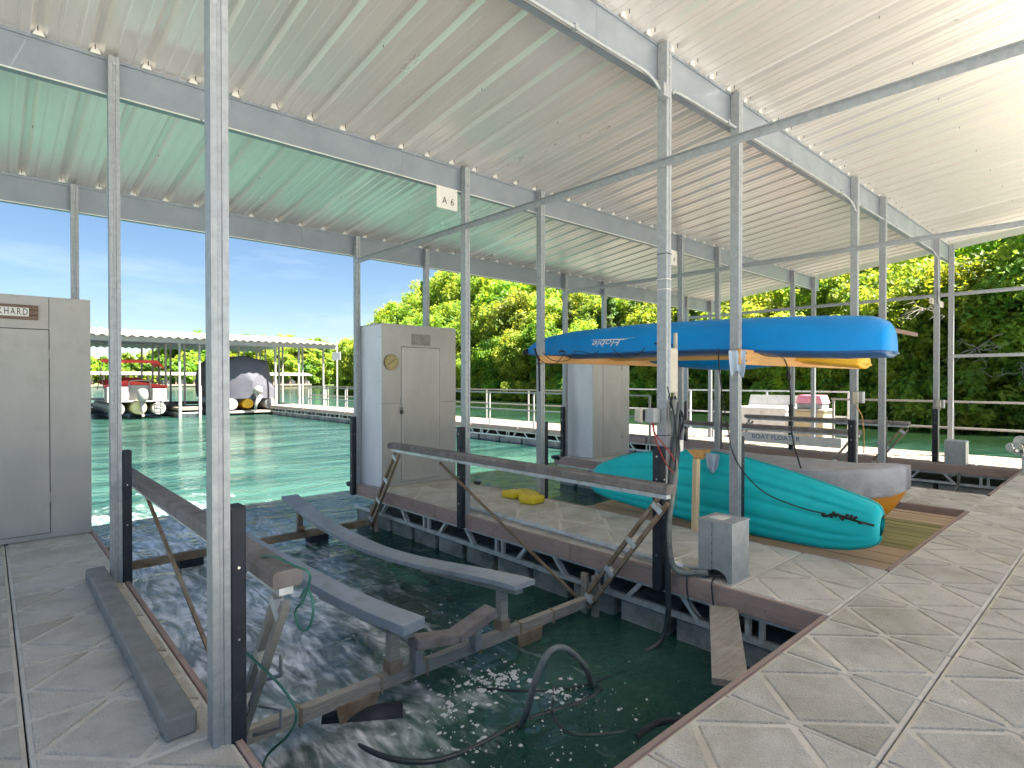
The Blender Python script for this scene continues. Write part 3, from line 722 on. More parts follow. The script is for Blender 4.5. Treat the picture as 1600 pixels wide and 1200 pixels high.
for k in range(12):
    a = k * math.pi / 6; mb.bar((4.19 + .088 * math.sin(a), 7.0712, 1.755 + .088 * math.cos(a)), (4.19 + .074 * math.sin(a), 7.0712, 1.755 + .074 * math.cos(a)), .001, .008, up=(math.cos(a), 0, -math.sin(a)))
mb.build('hour_marks', 'ink', ck)
mb = MB(); mb.bar((4.13, 7.070, 1.72), (4.245, 7.070, 1.795), .001, .008, up=(-.5, 0, 1)); mb.build('hand', 'ink', ck)
pq = MB(); pq.cbox(4.53, 4.85, 7.088, 7.0992, 2.01, 2.17, .002)
for xx in (4.60, 4.78):
    for zz in (2.03, 2.15): pq.tube([(xx, 7.088, zz), (xx, 7.085, zz)], .006, 6, 1)
tag(pq.build('plaque', ['timber', 'screw'], base=(4.69, 7.099, 2.09)), 'blank grey plaque screwed above the door of the locker with the round clock', 'plaque')
# name board on the left locker
nb = thing('name_board', 'brown wooden name board with dark letters on the left locker', 'sign', (.10, 6.97, 2.13))
mb = MB()
for k in range(3): mb.cbox(-.50, .361, 6.955, 6.9785, 2.062 + k * .0455, 2.062 + (k + 1) * .0455 - .002, .004)
mb.build('board', 'brown_s', nb)
mb = MB(); mb.box(-.36, .293, 6.9515, 6.9545, 2.090, 2.170); mb.build('letter_strip', 'signw', nb)
text_on('lettering', 'KHARD', .088, (.180, 6.9505, 2.130), (1, 0, 0), (0, 0, 1), 'ink', nb, 1.35, fit=.205)

# ---------------------------------------------------------------- slip signs
def slip_sign(label, txt, x0, x1, z0, z1, y):
    t = thing('slip_sign', label, 'sign', ((x0 + x1) / 2, y, z1))
    mb = MB(); mb.cbox(x0, x1, y - .004, y + .002, z0, z1, .001)
    for xx in (x0 + .02, x1 - .02): mb.tube([(xx, y - .004, z1 - .02), (xx, y - .007, z1 - .02)], .005, 6, 1)
    mb.build('plate', ['signw', 'screw'], t)
    text_on('lettering', txt, (z1 - z0) * .47, ((x0 + x1) / 2 + .012, y - .0045, z0 + (z1 - z0) * .38), (1, 0, 0), (0, 0, 1), 'ink', t, 1.2, fit=(x1 - x0) * .56)
slip_sign('white slip number sign reading A 6 under the second beam', 'A 6', 3.625, 3.905, 3.385, 3.615, 5.18)
slip_sign('white slip number sign partly hidden behind the tall middle post', 'A 4', 8.08, 8.40, 3.38, 3.62, 5.18)
mb = MB(); mb.cbox(12.9, 13.95, 2.66, 2.68, 2.93, 3.04, .002)
mb.add([], [])
tag(mb.build('blank_sign', 'tanpl', base=(13.4, 2.67, 2.95)), 'blank beige sign board seen from behind at the right end posts', 'sign')

# ================================================================= BOAT LIFT
def bunk_pts(sc):
    T = [(3.0, .045), (3.6, -.02), (4.09, -.085), (4.6, -.143), (5.19, -.18), (5.88, -.165), (6.45, -.127), (7.0, -.04), (7.38, .035)]
    return T
def boat_lift(label, x0, x1, y0, yr, full=True, ztop=.64):
    t = thing('boat_lift', label, 'boat lift', ((x0 + x1) / 2, y0, ZW))
    zf = -.42
    for y in (y0, yr):
        mb = MB(); mb.cbox(x0, x1, y - .03, y + .03, zf - .042, zf + .042, .004)
        mb.build('cross_beam', 'rust' if y == yr else 'wood', t)
    mb = MB()
    for f in (.12, .3, .42, .58, .72, .85):
        xx = x0 + (x1 - x0) * f; mb.box(xx - .008, xx + .008, y0 - .036, y0 + .036, zf - .06, zf + .048)
    mb.build('clamps', 'rust', t)
    dy = -.78; yn, yf_ = y0 + dy, yr + dy * .9
    for sgn, xe, gx in ((-1, x0, x0 - .04), (1, x1, x1 + .0)):
        # carpeted guide bar
        mb = MB()
        poly = [(-.055, -.008), (.055, -.008), (.062, .002), (.062, .05), (.047, .064), (-.047, .064), (-.062, .05), (-.062, .002)]
        mb.extrude(poly, (gx, yn - .06, ztop), (1, 0, 0), (0, 0, 1), (0, 1, 0), yf_ - yn + .2)
        g = mb.build('guide_bar', 'carpet', t)
        mb = MB(); mb.box(gx - .03, gx + .03, yn - .04, yf_ + .1, ztop - .045, ztop - .0085); mb.build('guide_channel', 'alu', t)
        for (ya, yb) in ((y0, yn), (yr, yf_)):
            near = ya == y0
            a = Vector((xe, ya, zf - .02)); b = Vector((gx, yb, ztop - .055)); d = (b - a).normalized()
            nrm = Vector((0, d.z, -d.y))
            for s_ in (-1, 1):
                mb = MB(); mb.bar(a + nrm * .042 * s_, b + nrm * .042 * s_, .035, .030, up=nrm); mb.build('arm_rail', 'timber' if sgn < 0 else 'rust', t)
            for f in (.06, .34, .62, .93):
                mb = MB(); c = a + (b - a) * f; mb.bar(c - nrm * .05, c + nrm * .05, .045, .045, up=(1, 0, 0)); mb.build('arm_spacer', 'alu', t)
            mb = MB(); mb.tube([(xe - sgn * .03, ya, zf), (xe - sgn * .055, ya, zf)], .034, 14); mb.build('pivot', 'galv', t)
        if full:
            mb = MB(); mb.bar((gx - sgn * .02, y0 + 2.15, ztop - .08), (xe - sgn * .04, y0 + .05, zf + .02), .022, .022); mb.build('strut', 'rust', t)
        # hanger plate fixed to the dock side
        for ya in (y0, yr):
            mb = MB()
            for q in (-.09, .03):
                mb.box(xe + sgn * .04, xe + sgn * .075, ya + q, ya + q + .06, -.80, -.20)
            mb.build('hanger', 'woody', t)
    if full:
        for bx in (1.93, 2.87):
            T = bunk_pts(0) if bx > 2.5 else [(2.95, .04), (3.32, -.005), (3.85, -.047), (4.5, -.066), (5.33, -.082), (6.0, -.086), (6.5, -.063), (7.38, .02)]
            bw, bth, tl = (.105, .042, 0) if bx > 2.5 else (.08, .07, .015)
            mb = MB(); pts = []
            n = 28; V = []
            for i in range(n + 1):
                y = 3.0 + (7.38 - 3.0) * i / n
                # smooth table
                z = (interp(T, y - .15) + interp(T, y) + interp(T, y + .15)) / 3
                V += [(bx - bw, y, z - tl), (bx + bw, y, z), (bx + bw, y, z - bth), (bx - bw, y, z - tl - bth)]
            F = [(3, 2, 1, 0), (n * 4, n * 4 + 1, n * 4 + 2, n * 4 + 3)]
            for i in range(n):
                for k in range(4):
                    F.append((i * 4 + k, i * 4 + (k + 1) % 4, (i + 1) * 4 + (k + 1) % 4, (i + 1) * 4 + k))
            mb.add(V, F); mb.build('bunk', 'bunk', t, bevel=.006)
            mb = MB(); mb.cbox(bx - .05, bx + .05, 3.06, 4.3, -.05 - .0, -.006, .003) if False else mb.bar((bx, 3.06, -.03 if bx > 2.5 else -.07), (bx, 4.3, -.165), .07, .06)
            mb.build('bunk_bearer', 'wood', t)
            mb = MB(); mb.cbox(bx - .035, bx + .035, y0 - .03, y0 + .035, zf + .043, -.055, .003); mb.build('bunk_post', 'wood', t)
            mb = MB(); mb.cbox(bx - .045, bx + .045, y0 - .045, y0 + .05, zf + .0432, zf + .12, .003); mb.build('post_foot', 'rust', t)
            mb = MB(); mb.cbox(bx - .03, bx + .03, yr - .03, yr + .03, zf + .043, -.08, .003); mb.build('bunk_post', 'rust', t)
            mb = MB(); mb.bar((bx, yr - .05, zf + .09), (bx, yr + .07, zf - .03), .09, .05); mb.build('post_foot', 'rust', t)
        # V bow stop
        for (xa, za, xb, zb) in ((2.0, -.175, 2.335, -.235), (2.335, -.235, 2.665, -.145)):
            mb = MB(); mb.bar((xa, 3.13, za), (xb, 3.13, zb), .13, .07, up=(0, 0, 1)); mb.build('bow_stop', 'carpet', t, bevel=.012)
        for xx, zz in ((2.08, -.22), (2.58, -.205)):
            mb = MB(); mb.cbox(xx - .03, xx + .03, y0 - .08, y0 + .0, zf + .0, zz, .003); mb.build('stop_post', 'galv', t)
        # flotation tanks just below the surface
        for xx in (1.66, 3.12):
            mb = MB(); n = 22
            ys = [3.42, 3.46, 3.52, 6.8, 6.86, 6.9]; rs = [.16, .24, .275, .275, .24, .16]
            mb.tube([(xx, y, -.845) for y in ys], rs, n); mb.build('tank', 'tank', t)
        for xx in (1.66, 3.12):
            mb = MB(); mb.extrude([(-.14, 0), (.14, 0), (.10, -.16), (-.10, -.16)], (xx, y0 - .05, zf - .03), (1, 0, 0), (0, 0, 1), (0, 1, 0), .02); mb.build('tank_bracket', 'rust', t)
            mb = MB(); mb.cbox(xx - .12, xx + .12, yr - .02, yr + .16, -.62, zf - .03, .01); mb.build('tank_bracket', 'rubber', t)
        mb = MB(); mb.tube([(1.50, 3.34, -.62), (1.90, 3.08, -.60)], .10, 16); mb.build('end_cap', 'rubber', t)
        # lock rods by the left near arm
        for (za, zb) in ((-.05, .12), (-.32, -.16)):
            mb = MB(); mb.tube([(1.0, 2.98, zb + .03), (1.09, 2.92, zb), (1.11, 2.98, za + .03), (1.0, 3.06, za)], .011, 6); mb.build('lock_rod', 'galv', t)
    return t
l1 = boat_lift('empty boat lift with two curved grey bunks over the water in the nearest slip', .97, 3.84, 3.25, 7.05)
l2 = boat_lift('raised boat lift with carpeted guide bars in the slip beside the far walkway', 9.95, 12.66, 3.75, 6.6, full=False, ztop=.67)
# banner on the far guide rail
bn = MB(); bn.cbox(12.60, 12.612, 4.05, 6.1, .14, .34, .002); bo = bn.build('name_banner', 'white', l2)
text_on('lettering', 'BOAT FLOATER', .14, (12.599, 5.35, .26), (0, -1, 0), (0, 0, 1), 'inkb', bo, 1.0, fit=1.02)

# ================================================================= KAYAKS
def loft(st, nu, xf, mats_at=None):
    pass
def kayak_hull_up(name, label, xc, halfw, crown, rim, y0, y1, mats, flat=2.6, bow_pow=.55, stern_blunt=True, nu=44, extra=0, keel=.0):
    """upturned kayak lying along Y; crown(y), rim(y) give heights"""
    t = thing(name, label, 'kayak', (xc, (y0 + y1) / 2, rim((y0 + y1) / 2)))
    def width(y):
        u = (y - y0) / (y1 - y0)
        a = min(1, (u / .09)) ; a = (1 - (1 - a) ** 2.5) if stern_blunt else a ** .6
        b = max(0., (1 - u)) / .62; b = min(1, b); b = (1 - (1 - b) ** 2) ** .72
        base = .80 + .20 * math.sin(math.pi * min(1, u * 1.15))
        return max(.012, halfw * min(a * .25 + .75 if stern_blunt and u > 0 else a, 1) * base * (b if u > .38 else 1))
    def fn(u, v):
        y = y0 + (y1 - y0) * (1 - math.cos(math.pi * u)) / 2
        w = width(y); th = math.pi * v
        c, s = math.cos(th), math.sin(th)
        cx = math.copysign(abs(c) ** (2 / flat), c); sz = abs(s) ** (2 / flat * 1.15)
        zr, zc = rim(y), crown(y)
        endk = 1.0
        z = zr + (zc - zr) * sz * endk
        g = extra * math.exp(-((v - .5) / .05) ** 2) - extra * .7 * (math.exp(-((v - .32) / .05) ** 2) + math.exp(-((v - .68) / .05) ** 2))
        return (xc - w * cx, y, z + g * min(1, (zc - zr) / .2))
    mb = MB(); mb.grid(fn, nu, 28)
    # close the ends
    for u in (0, 1):
        ring = [fn(u, j / 28) for j in range(29)]
        mb.add(ring, [tuple(range(29)) if u else tuple(reversed(range(29)))], 0)
    hull = mb.build('hull', mats[0], t)
    # deck side (underneath)
    def dk(u, v):
        y = y0 + (y1 - y0) * (1 - math.cos(math.pi * u)) / 2
        w = width(y) * (1 - 2 * v); z = rim(y) - .045 * (1 - (1 - 2 * v) ** 2) * min(1, width(y) / .2)
        return (xc - w * .98, y, z + .004)
    mb = MB(); mb.grid(dk, nu, 8); mb.build('deck', mats[1], t)
    # rolled rim
    for s_ in (-1, 1):
        pts = []
        for i in range(nu + 1):
            y = y0 + (y1 - y0) * (1 - math.cos(math.pi * i / nu)) / 2
            pts.append((xc + s_ * width(y), y, rim(y) + .004))
        mb = MB(); mb.tube(pts, .013, 6); mb.build('rim', mats[1], t)
    return t, fn, width
BC = [(1.45, 1.96), (1.47, 2.0), (1.52, 2.035), (1.6, 2.06), (1.91, 2.088), (2.49, 2.118), (3.18, 2.143), (4.0, 2.158), (5.0, 2.14), (5.45, 2.10), (5.7, 2.05), (5.85, 1.99), (5.95, 1.93)]
BR = [(1.4, 1.735), (1.8, 1.735), (2.3, 1.76), (2.98, 1.80), (4.2, 1.81), (5.0, 1.82), (5.4, 1.83), (5.7, 1.85), (5.95, 1.88)]
kb, kfn, kw = kayak_hull_up('kayak', 'long blue kayak lying upside down on top of the timber rack', 5.72, .36, lambda y: interp(BC, y), lambda y: interp(BR, y), 1.45, 5.93, ('blue', 'blued'), flat=2.7, extra=.004)
# bow bumper + handle, lettering mapped on the hull side, scuppers
mb = MB(); mb.tube([(5.72, 5.90, 1.90), (5.72, 5.98, 1.90), (5.72, 6.02, 1.89)], [.045, .04, .015], 10); mb.build('bow_cap', 'rubber', kb)
mb = MB(); mb.tube(smooth_path([(5.60, 5.86, 1.86), (5.55, 5.95, 1.83), (5.6, 5.99, 1.85)], 4), .006, 6); mb.build('toggle', 'rope', kb)
def hull_x(y, z):
    w = kw(y); zr, zc = interp(BR, y), interp(BC, y)
    f = max(0., min(.999, (z - zr) / (zc - zr)))
    s = f ** (1 / (2 / 2.7 * 1.15)); c = math.sqrt(max(0, 1 - s * s))
    return 5.72 - w * c ** (2 / 2.7)
def kayak_text(txt, yc, zc, size, fit, shear, name='lettering'):
    me = text_mesh(txt, size, shear, 0, 1.0)
    V = [Vector(v.co) for v in me.vertices]; F = [tuple(p.vertices) for p in me.polygons]
    wd = max(v.x for v in V) - min(v.x for v in V); k = fit / wd
    out = []
    for v in V:                       # upside down: reads the right way up once the boat is turned over
        y = yc + v.x * k; z = zc - v.y
        out.append((hull_x(y, z) - .0035, y, z))
    mb = MB(); mb.add(out, F); bpy.data.meshes.remove(me)
    mb.build(name, 'hull', kb)
kayak_text('Hobie', 4.28, 1.945, .115, .46, .35)
mb = MB(); mb.add([(hull_x(y, z) - .003, y, z) for y, z in ((3.84, 1.985), (3.90, 1.985), (4.02, 1.965), (4.55, 1.992), (4.55, 1.997), (3.98, 1.978))], [(0, 1, 2, 5), (2, 3, 4, 5)]); mb.build('swoosh', 'hull', kb)
mb = MB(); mb.tube(smooth_path([(5.335, 4.95, 1.85), (5.31, 4.90, 1.87), (5.32, 4.85, 1.85)], 4), .012, 6); mb.build('strap_buckle', 'rubber', kb)
mb = MB(); mb.tube(smooth_path([(5.33, 3.55, 1.90), (5.32, 3.45, 1.875), (5.33, 3.3, 1.87)], 4), .009, 6); mb.build('side_handle', 'rubber', kb)
YR = [(1.9, 1.655), (2.5, 1.72), (3.2, 1.79), (4.2, 1.80), (5.4, 1.82), (6.25, 1.84)]
YC = [(1.9, 1.775), (2.1, 1.83), (3.0, 2.0), (4.2, 2.03), (5.6, 2.0), (6.25, 1.88)]
ky, _, _ = kayak_hull_up('kayak', 'yellow kayak tucked on the rack behind the long blue kayak', 6.66, .34, lambda y: interp(YC, y), lambda y: interp(YR, y), 1.92, 6.25, ('yel', 'yel'), flat=2.4)
# second blue kayak, right way up, belly hanging between the boards
def belly():
    t = thing('kayak', 'smaller blue kayak lying right side up at the far side of the rack', 'kayak', (7.62, 3.9, 1.82))
    y0, y1 = 2.1, 5.7; xc = 7.62
    def wd(y): u = (y - y0) / (y1 - y0); return max(.01, .35 * math.sin(math.pi * u) ** .55)
    def fn(u, v):
        y = y0 + (y1 - y0) * (1 - math.cos(math.pi * u)) / 2; w = wd(y)
        a = math.pi * v; q = (y - 3.9) / 1.8
        zt = 1.93 + .07 * q * q; zb = 1.64 + .24 * abs(q) ** 1.6
        return (xc - w * math.cos(a), y, zt - (zt - zb) * math.sin(a) ** .7)
    mb = MB(); mb.grid(fn, 30, 16); mb.build('hull', 'blue', t)
    def dk(u, v):
        y = y0 + (y1 - y0) * (1 - math.cos(math.pi * u)) / 2; w = wd(y) * (1 - 2 * v); q = (y - 3.9) / 1.8
        return (xc - w, y, 1.93 + .07 * q * q - .05 * math.sin(math.pi * v))
    mb = MB(); mb.grid(dk, 30, 8); mb.build('deck', 'blued', t)
belly()
# rack boards
rk = thing('kayak_rack', 'stained timber boards fixed to the posts carrying the kayaks', 'rack', (6.9, 3.9, 1.7))
mb = MB(); mb.bar((5.08, 2.50, 1.715), (8.40, 2.50, 1.715), .04, .14); mb.build('board', 'pinex', rk, bevel=.004)
mb = MB(); mb.bar((5.10, 5.08, 1.765), (8.60, 5.08, 1.765), .04, .095); mb.build('board', 'pinex', rk, bevel=.004)
for (x, y, z) in ((5.2, 2.475, 1.75), (5.2, 2.475, 1.68), (6.0, 2.475, 1.73), (6.9, 2.475, 1.70), (7.8, 2.475, 1.72)):
    mb = MB(); mb.tube([(x, y + .004, z), (x, y - .006, z)], .008, 6); mb.build('bolt', 'screw', rk)
mb = MB(); mb.cbox(8.48, 11.24, 2.48, 2.52, 2.215, 2.275, .004); mb.build('board', 'brown_s', rk)

# teal kayak on its side
TT = [(4.541, .34), (4.53, .41), (4.50, .44), (4.441, .485), (4.201, .584), (3.929, .662), (3.43, .737), (2.985, .758), (2.649, .734), (2.34, .676), (2.055, .612), (1.792, .546), (1.548, .478), (1.49, .45), (1.465, .41), (1.458, .37)]
TB = [(4.541, .24), (4.53, .19), (4.50, .16), (4.441, .13), (4.247, .09), (3.754, .045), (3.053, .012), (2.646, .006), (2.337, .004), (2.107, .006), (1.892, .012), (1.689, .045), (1.546, .095), (1.481, .14), (1.458, .20)]
tk = thing('kayak', 'turquoise kayak propped on its side against the posts showing its hull', 'kayak', (5.4, 3.0, 0))
def t_prof(u, v):
    y = 1.458 + (4.541 - 1.458) * (1 - math.cos(math.pi * u)) / 2
    zt, zb = interp(TT, y), interp(TB, y)
    z = zb + (zt - zb) * v
    w = zt - zb
    b = (max(0, 1 - (2 * v - 1) ** 2)) ** .25 * .115 * min(1, w / .35) ** .8
    # longitudinal channels
    ch = 0
    for c, s_, d in ((.27, .036, .020), (.50, .03, .012), (.73, .036, .020), (.385, .06, -.005), (.615, .06, -.005)):
        ch += d * math.exp(-((v - c) / s_) ** 2)
    fade = min(1, max(0, (y - 1.50) / .25)) * min(1, max(0, (4.35 - y) / .5))
    st = .010 * math.exp(-((v - .14) / .04) ** 2) + .010 * math.exp(-((v - .86) / .04) ** 2)
    lean = .05 * v
    return (5.50 - b + ch * fade + st * fade + lean, y, z)
mb = MB(); mb.grid(t_prof, 60, 48); mb.build('hull', 'teal', tk)
mb = MB(); mb.grid(lambda u, v: (lambda p: (5.50 + .05 * v + .07 * math.sin(math.pi * v), p[1], p[2]))(t_prof(u, v)), 40, 12); mb.build('deck', 'tealR', tk)
for fnz in (TT, TB):
    pts = [(5.502 + (.05 if fnz is TT else 0), y, interp(fnz, y)) for y in [1.458 + (4.541 - 1.458) * (1 - math.cos(math.pi * i / 50)) / 2 for i in range(51)]]
    mb = MB(); mb.tube(pts, .012, 6); mb.build('rim', 'tealR', tk)
mb = MB(); mb.tube(smooth_path([(5.33, 1.80, .352), (5.325, 1.74, .36), (5.33, 1.68, .350)], 3), [.012] * 6 + [.012], 8); 
for q in range(9):
    yy = 1.86 - q * .035; mb.tube([(5.325 + rng.uniform(-.01, .01), yy, .352 + rng.uniform(-.03, .03)), (5.32, yy - .03, .352 + rng.uniform(-.03, .03))], .013, 6)
mb.build('bungee_knot', 'rope', tk)
mb = MB(); mb.tube([(5.345, 1.72, .345), (5.36, 1.6, .325), (5.39, 1.48, .305)], .010, 6); mb.build('keel_strap', 'rope', tk)

# covered orange boat
ob = thing('small_boat', 'orange small boat under a grey fabric cover on the plank platform', 'boat', (6.75, 3.0, -.07))
def ob_w(y):
    u = max(0., min(1., (y - 1.56) / (4.05 - 1.56))); return max(.015, .56 * (1 - (1 - min(1, u / .5)) ** 2.1) ** .9 * (1 if u < .5 else 1 - .1 * (u - .5)))
def keel(y): return interp([(1.55, .50), (1.58, .38), (1.64, .28), (1.70, .18), (1.81, .06), (2.0, -.01), (2.4, -.05), (5.3, -.06)], y)
def sheer(y): return interp([(1.55, .60), (1.7, .60), (2.2, .55), (3.0, .53), (5.2, .53)], y)
def ob_f(u, v):
    y = 1.56 + (4.05 - 1.56) * u ** 1.5; w = ob_w(y) * .94; a = math.pi * v
    return (6.75 - w * math.copysign(abs(math.cos(a)) ** .75, math.cos(a)), y, sheer(y) - .02 - (sheer(y) - .02 - keel(y)) * math.sin(a) ** .8)
mb = MB(); mb.grid(ob_f, 30, 20); mb.build('hull', 'orange', ob)
def cv_f(u, v):
    y = 1.545 + (4.07 - 1.545) * u ** 1.4; w = ob_w(y) + .016
    s = (v - .5) * 2; n = noise.noise(Vector((y * 3, s * 3, 0)))
    drop = interp([(1.55, .20), (1.68, .27), (1.85, .30), (2.1, .38), (2.5, .46), (5.3, .50)], y)
    if abs(s) < .6:
        q = s / .6; x = w * q; z = sheer(y) + (.045 + .02 * math.sin(y * 2.2)) * (1 - q * q) + .012 * n + .02
    else:
        q = (abs(s) - .6) / .4; inn = .13 * q * w / .56
        x = math.copysign(w - inn * min(1, drop * 2) * .8 + .006 * math.sin(y * 42 + 3 * n) * q, s); z = sheer(y) + .02 - drop * q + .006 * math.sin(y * 18) * q
    return (6.75 + x, y, z)
mb = MB(); mb.grid(cv_f, 90, 40)
cvo = mb.build('cover', 'cover', ob)
so = cvo.modifiers.new('solid', 'SOLIDIFY'); so.thickness = .004

# ---------------------------------------------------------------- things on the docks
# galvanised lift control box with arched cut-out
cb = thing('control_box', 'galvanised metal box standing at the near corner of the middle finger dock', 'metal box', (4.16, 2.16, 0))
x0, x1, y0, y1, h = 4.03, 4.30, 2.02, 2.29, .435
arch = [(0, 0), (.03, 0), (.05, .05), (.09, .075), (.14, .08), (.19, .065), (.225, .0), (.27, 0), (.27, h), (0, h)]
mb = MB(); mb.extrude(arch, (x0, y0, 0.002), (0, 1, 0), (0, 0, 1), (1, 0, 0), .003)
for j in range(6): mb.tube([(x0 - .001, y0 + .16, .06 + j * .07), (x0 - .003, y0 + .16, .06 + j * .07)], .004, 6, 1)
mb.build('side_panel', ['boxg', 'screw'], cb)
mb = MB(); mb.box(x0 - .0015, x0 - .0002, y0 + .155, y0 + .158, .05, h); mb.build('seam', 'gap', cb)
mb = MB(); mb.box(x0 + .0032, x1, y0, y0 + .003, .002, h); mb.build('front_panel', 'boxg', cb)
mb = MB(); mb.box(x1 - .003, x1, y0 + .0032, y1, .002, h); mb.box(x0 + .0032, x1 - .0032, y1 - .003, y1, .002, h); mb.build('back_panel', 'boxg', cb)
mb = MB(); mb.cbox(x0 - .006, x1 + .006, y0 - .006, y1 + .006, h, h + .012, .003); mb.build('lid', 'boxg', cb)
mb = MB(); mb.box(x0 + .06, x0 + .20, y0 + .10, y0 + .22, h + .012, h + .0135); mb.build('lid_sticker', 'signw', cb)
# pipes along the finger
for (lbl, pts, r, m) in (('thin grey steel pipe lying along the edge of the middle finger dock', [(4.165, 5.35, .022), (4.16, 4.5, .022), (4.14, 3.2, .022), (4.115, 2.32, .022)], .013, 'alu'),
                      ('thicker pale pipe lying beside the thin steel pipe on the middle finger dock', [(4.10, 5.30, .032), (4.09, 4.4, .032), (4.065, 3.0, .032), (4.045, 2.42, .032)], .020, 'alu')):
    mb = MB(); mb.tube(pts, r, 12, 0); tag(mb.build('loose_pipe', m, base=(4.1, 3.8, 0)), lbl, 'pipe')
# near edge timber on the left finger
mb = MB(); mb.cbox(.535, .655, 2.70, 5.30, .002, .095, .010)
tag(mb.build('edge_timber', 'timber', base=(.6, 4, 0)), 'grey square timber lying on the left finger dock between two posts', 'timber')
# gangplank
mb = MB(); mb.bar((3.925, 2.03, -.15), (2.98, 1.50, -.15), .19, .035); mb.bar((3.925, 2.03, -.1685), (2.98, 1.50, -.1685), .18, .002)
tag(mb.build('corner_plank', 'wood', base=(3.4, 1.77, -.15)), 'weathered grey plank bridging the water at the inner corner of the near slip', 'plank')
# 2x4 prop
pr = thing('timber_prop', 'upright new pine stud with brown cap holding the turquoise kayak', 'timber prop', (5.24, 3.0, 0))
mb = MB(); mb.bar((5.215, 3.0, 0.0), (5.275, 3.02, .71), .038, .10, up=(.6, .8, 0)); mb.build('stud', 'pine', pr, bevel=.003)
mb = MB(); mb.extrude([(-.10, .09), (.13, .10), (.12, .07), (.055, .0), (-.03, .0), (-.04, .03)], (5.29, 3.02, .705), (.55, -.83, 0), (0, 0, 1), (.83, .55, 0), .045); mb.build('cap', 'pinex', pr)
def cloth(name, label, pts_top, h, wob, m, seed, cat='cloth'):
    a, b = Vector(pts_top[0]), Vector(pts_top[1]); d = b - a; n = Vector((-d.y, d.x, 0)).normalized()
    def fn(u, v):
        s = noise.noise(Vector((u * 3.1, v * 2.0, seed))); k = 1 - .30 * v * (1 - v) * 4 * .4
        p = a + d * (.5 + (u - .5) * (1 - .35 * v * v)); p = p + n * (math.sin(u * 11 + seed) * wob * (.4 + v) + s * wob)
        return (p.x, p.y, p.z - h * v * (1 + .15 * math.sin(u * 5 + seed)))
    mb = MB(); mb.grid(fn, 18, 14); o = mb.build(name, m, base=(a + b) / 2)
    so_ = o.modifiers.new('solid', 'SOLIDIFY'); so_.thickness = .003
    return tag(o, label, cat)
cloth('rag', 'blue grey rag hanging at the near end of the kayak rack board', ((5.13, 2.445, 1.775), (5.03, 2.56, 1.775)), .22, .012, 'rag', 2.1)
cloth('rag', 'blue grey rag hanging from the brown cap of the pine stud', ((5.33, 2.95, .77), (5.38, 2.83, .77)), .17, .012, 'rag', 5.3)
# life vest
vs = thing('life_vest', 'folded yellow life vest on the edge of the middle finger dock', 'life vest', (5.05, 5.2, 0))
for (cx, cy, a, w, l) in ((4.93, 5.03, .2, .13, .12), (5.05, 5.20, .6, .15, .12), (5.10, 5.33, 1.2, .13, .11), (4.98, 5.42, .1, .12, .12)):
    def fn(u, v, cx=cx, cy=cy, a=a, w=w, l=l):
        th = 2 * math.pi * u; ph = math.pi * (v - .5)
        ex = lambda c: math.copysign(abs(c) ** .32, c)
        x = w * ex(math.cos(th)) * ex(math.cos(ph)); y = l * ex(math.sin(th)) * ex(math.cos(ph)); z = .045 * ex(math.sin(ph))
        return (cx + x * math.cos(a) - y * math.sin(a), cy + x * math.sin(a) + y * math.cos(a), .047 + z + .004 * math.sin(x * 60))
    mb = MB(); mb.grid(fn, 24, 12); mb.build('foam_panel', 'vest', vs)
mb = MB(); mb.tube(smooth_path([(4.9, 5.0, .095), (5.0, 5.2, .10), (5.1, 5.4, .095), (5.2, 5.3, .02)], 4), .008, 6); mb.build('strap', 'vest', vs)
# cleats
for k, (x, y) in enumerate(((5.22, 6.45), (5.22, 5.62))):
    c = MB(); c.box(x - .02, x + .02, y - .045, y - .025, .002, .03); c.box(x - .02, x + .02, y + .025, y + .045, .002, .03)
    c.tube([(x, y - .11, .045), (x, y - .05, .035), (x, y + .05, .035), (x, y + .11, .045)], [.007, .014, .014, .007], 8)
    tag(c.build('cleat', 'screw', base=(x, y, 0)), ('black dock cleat near the locker with the round clock' if k == 0 else 'black dock cleat beside the folded yellow life vest'), 'cleat')

# cables, hoses
def hose(label, pts, r, m, cat='hose', name='hose', k=6, n=8):
    P = smooth_path(pts, k); mb = MB(); mb.tube(P, r, n); return tag(mb.build(name, m, base=P[0]), label, cat)
hose('thick grey hose looping down the tall middle post to the metal box', [(3.99, 2.47, 1.35), (3.95, 2.46, .98), (3.93, 2.43, .78), (3.90, 2.46, .45), (3.90, 2.46, .2), (3.92, 2.42, .04), (3.97, 2.31, .03), (4.02, 2.20, .05)], .024, 'hoseg')
hose('black pipe running down the middle post into the dark water', [(4.0, 2.455, 1.33), (3.93, 2.455, .9), (3.90, 2.47, .5), (3.895, 2.47, 0), (3.885, 2.46, -.3), (3.84, 2.48, -.48), (3.72, 2.53, -.56), (3.5, 2.65, -.62)], .022, 'hoseb', 'pipe', 'drain_pipe')
hose('grey hose arching out of the water in the near slip', [(2.37, 2.56, -.64), (2.30, 2.40, -.45), (2.28, 2.30, -.2), (2.36, 2.27, -.055), (2.50, 2.27, -.075), (2.72, 2.32, -.26), (2.88, 2.40, -.44), (3.02, 2.50, -.58)], .020, 'hoseg')
hose('black hose half sunk in the water in front of the near slip', [(3.02, 2.50, -.56), (3.0, 2.42, -.555), (2.80, 2.40, -.56), (2.4, 2.50, -.56), (2.05, 2.50, -.555), (1.82, 2.53, -.55), (1.68, 2.62, -.55), (1.58, 2.78, -.55), (1.54, 2.98, -.57), (1.6, 3.1, -.65)], .019, 'hoseb')
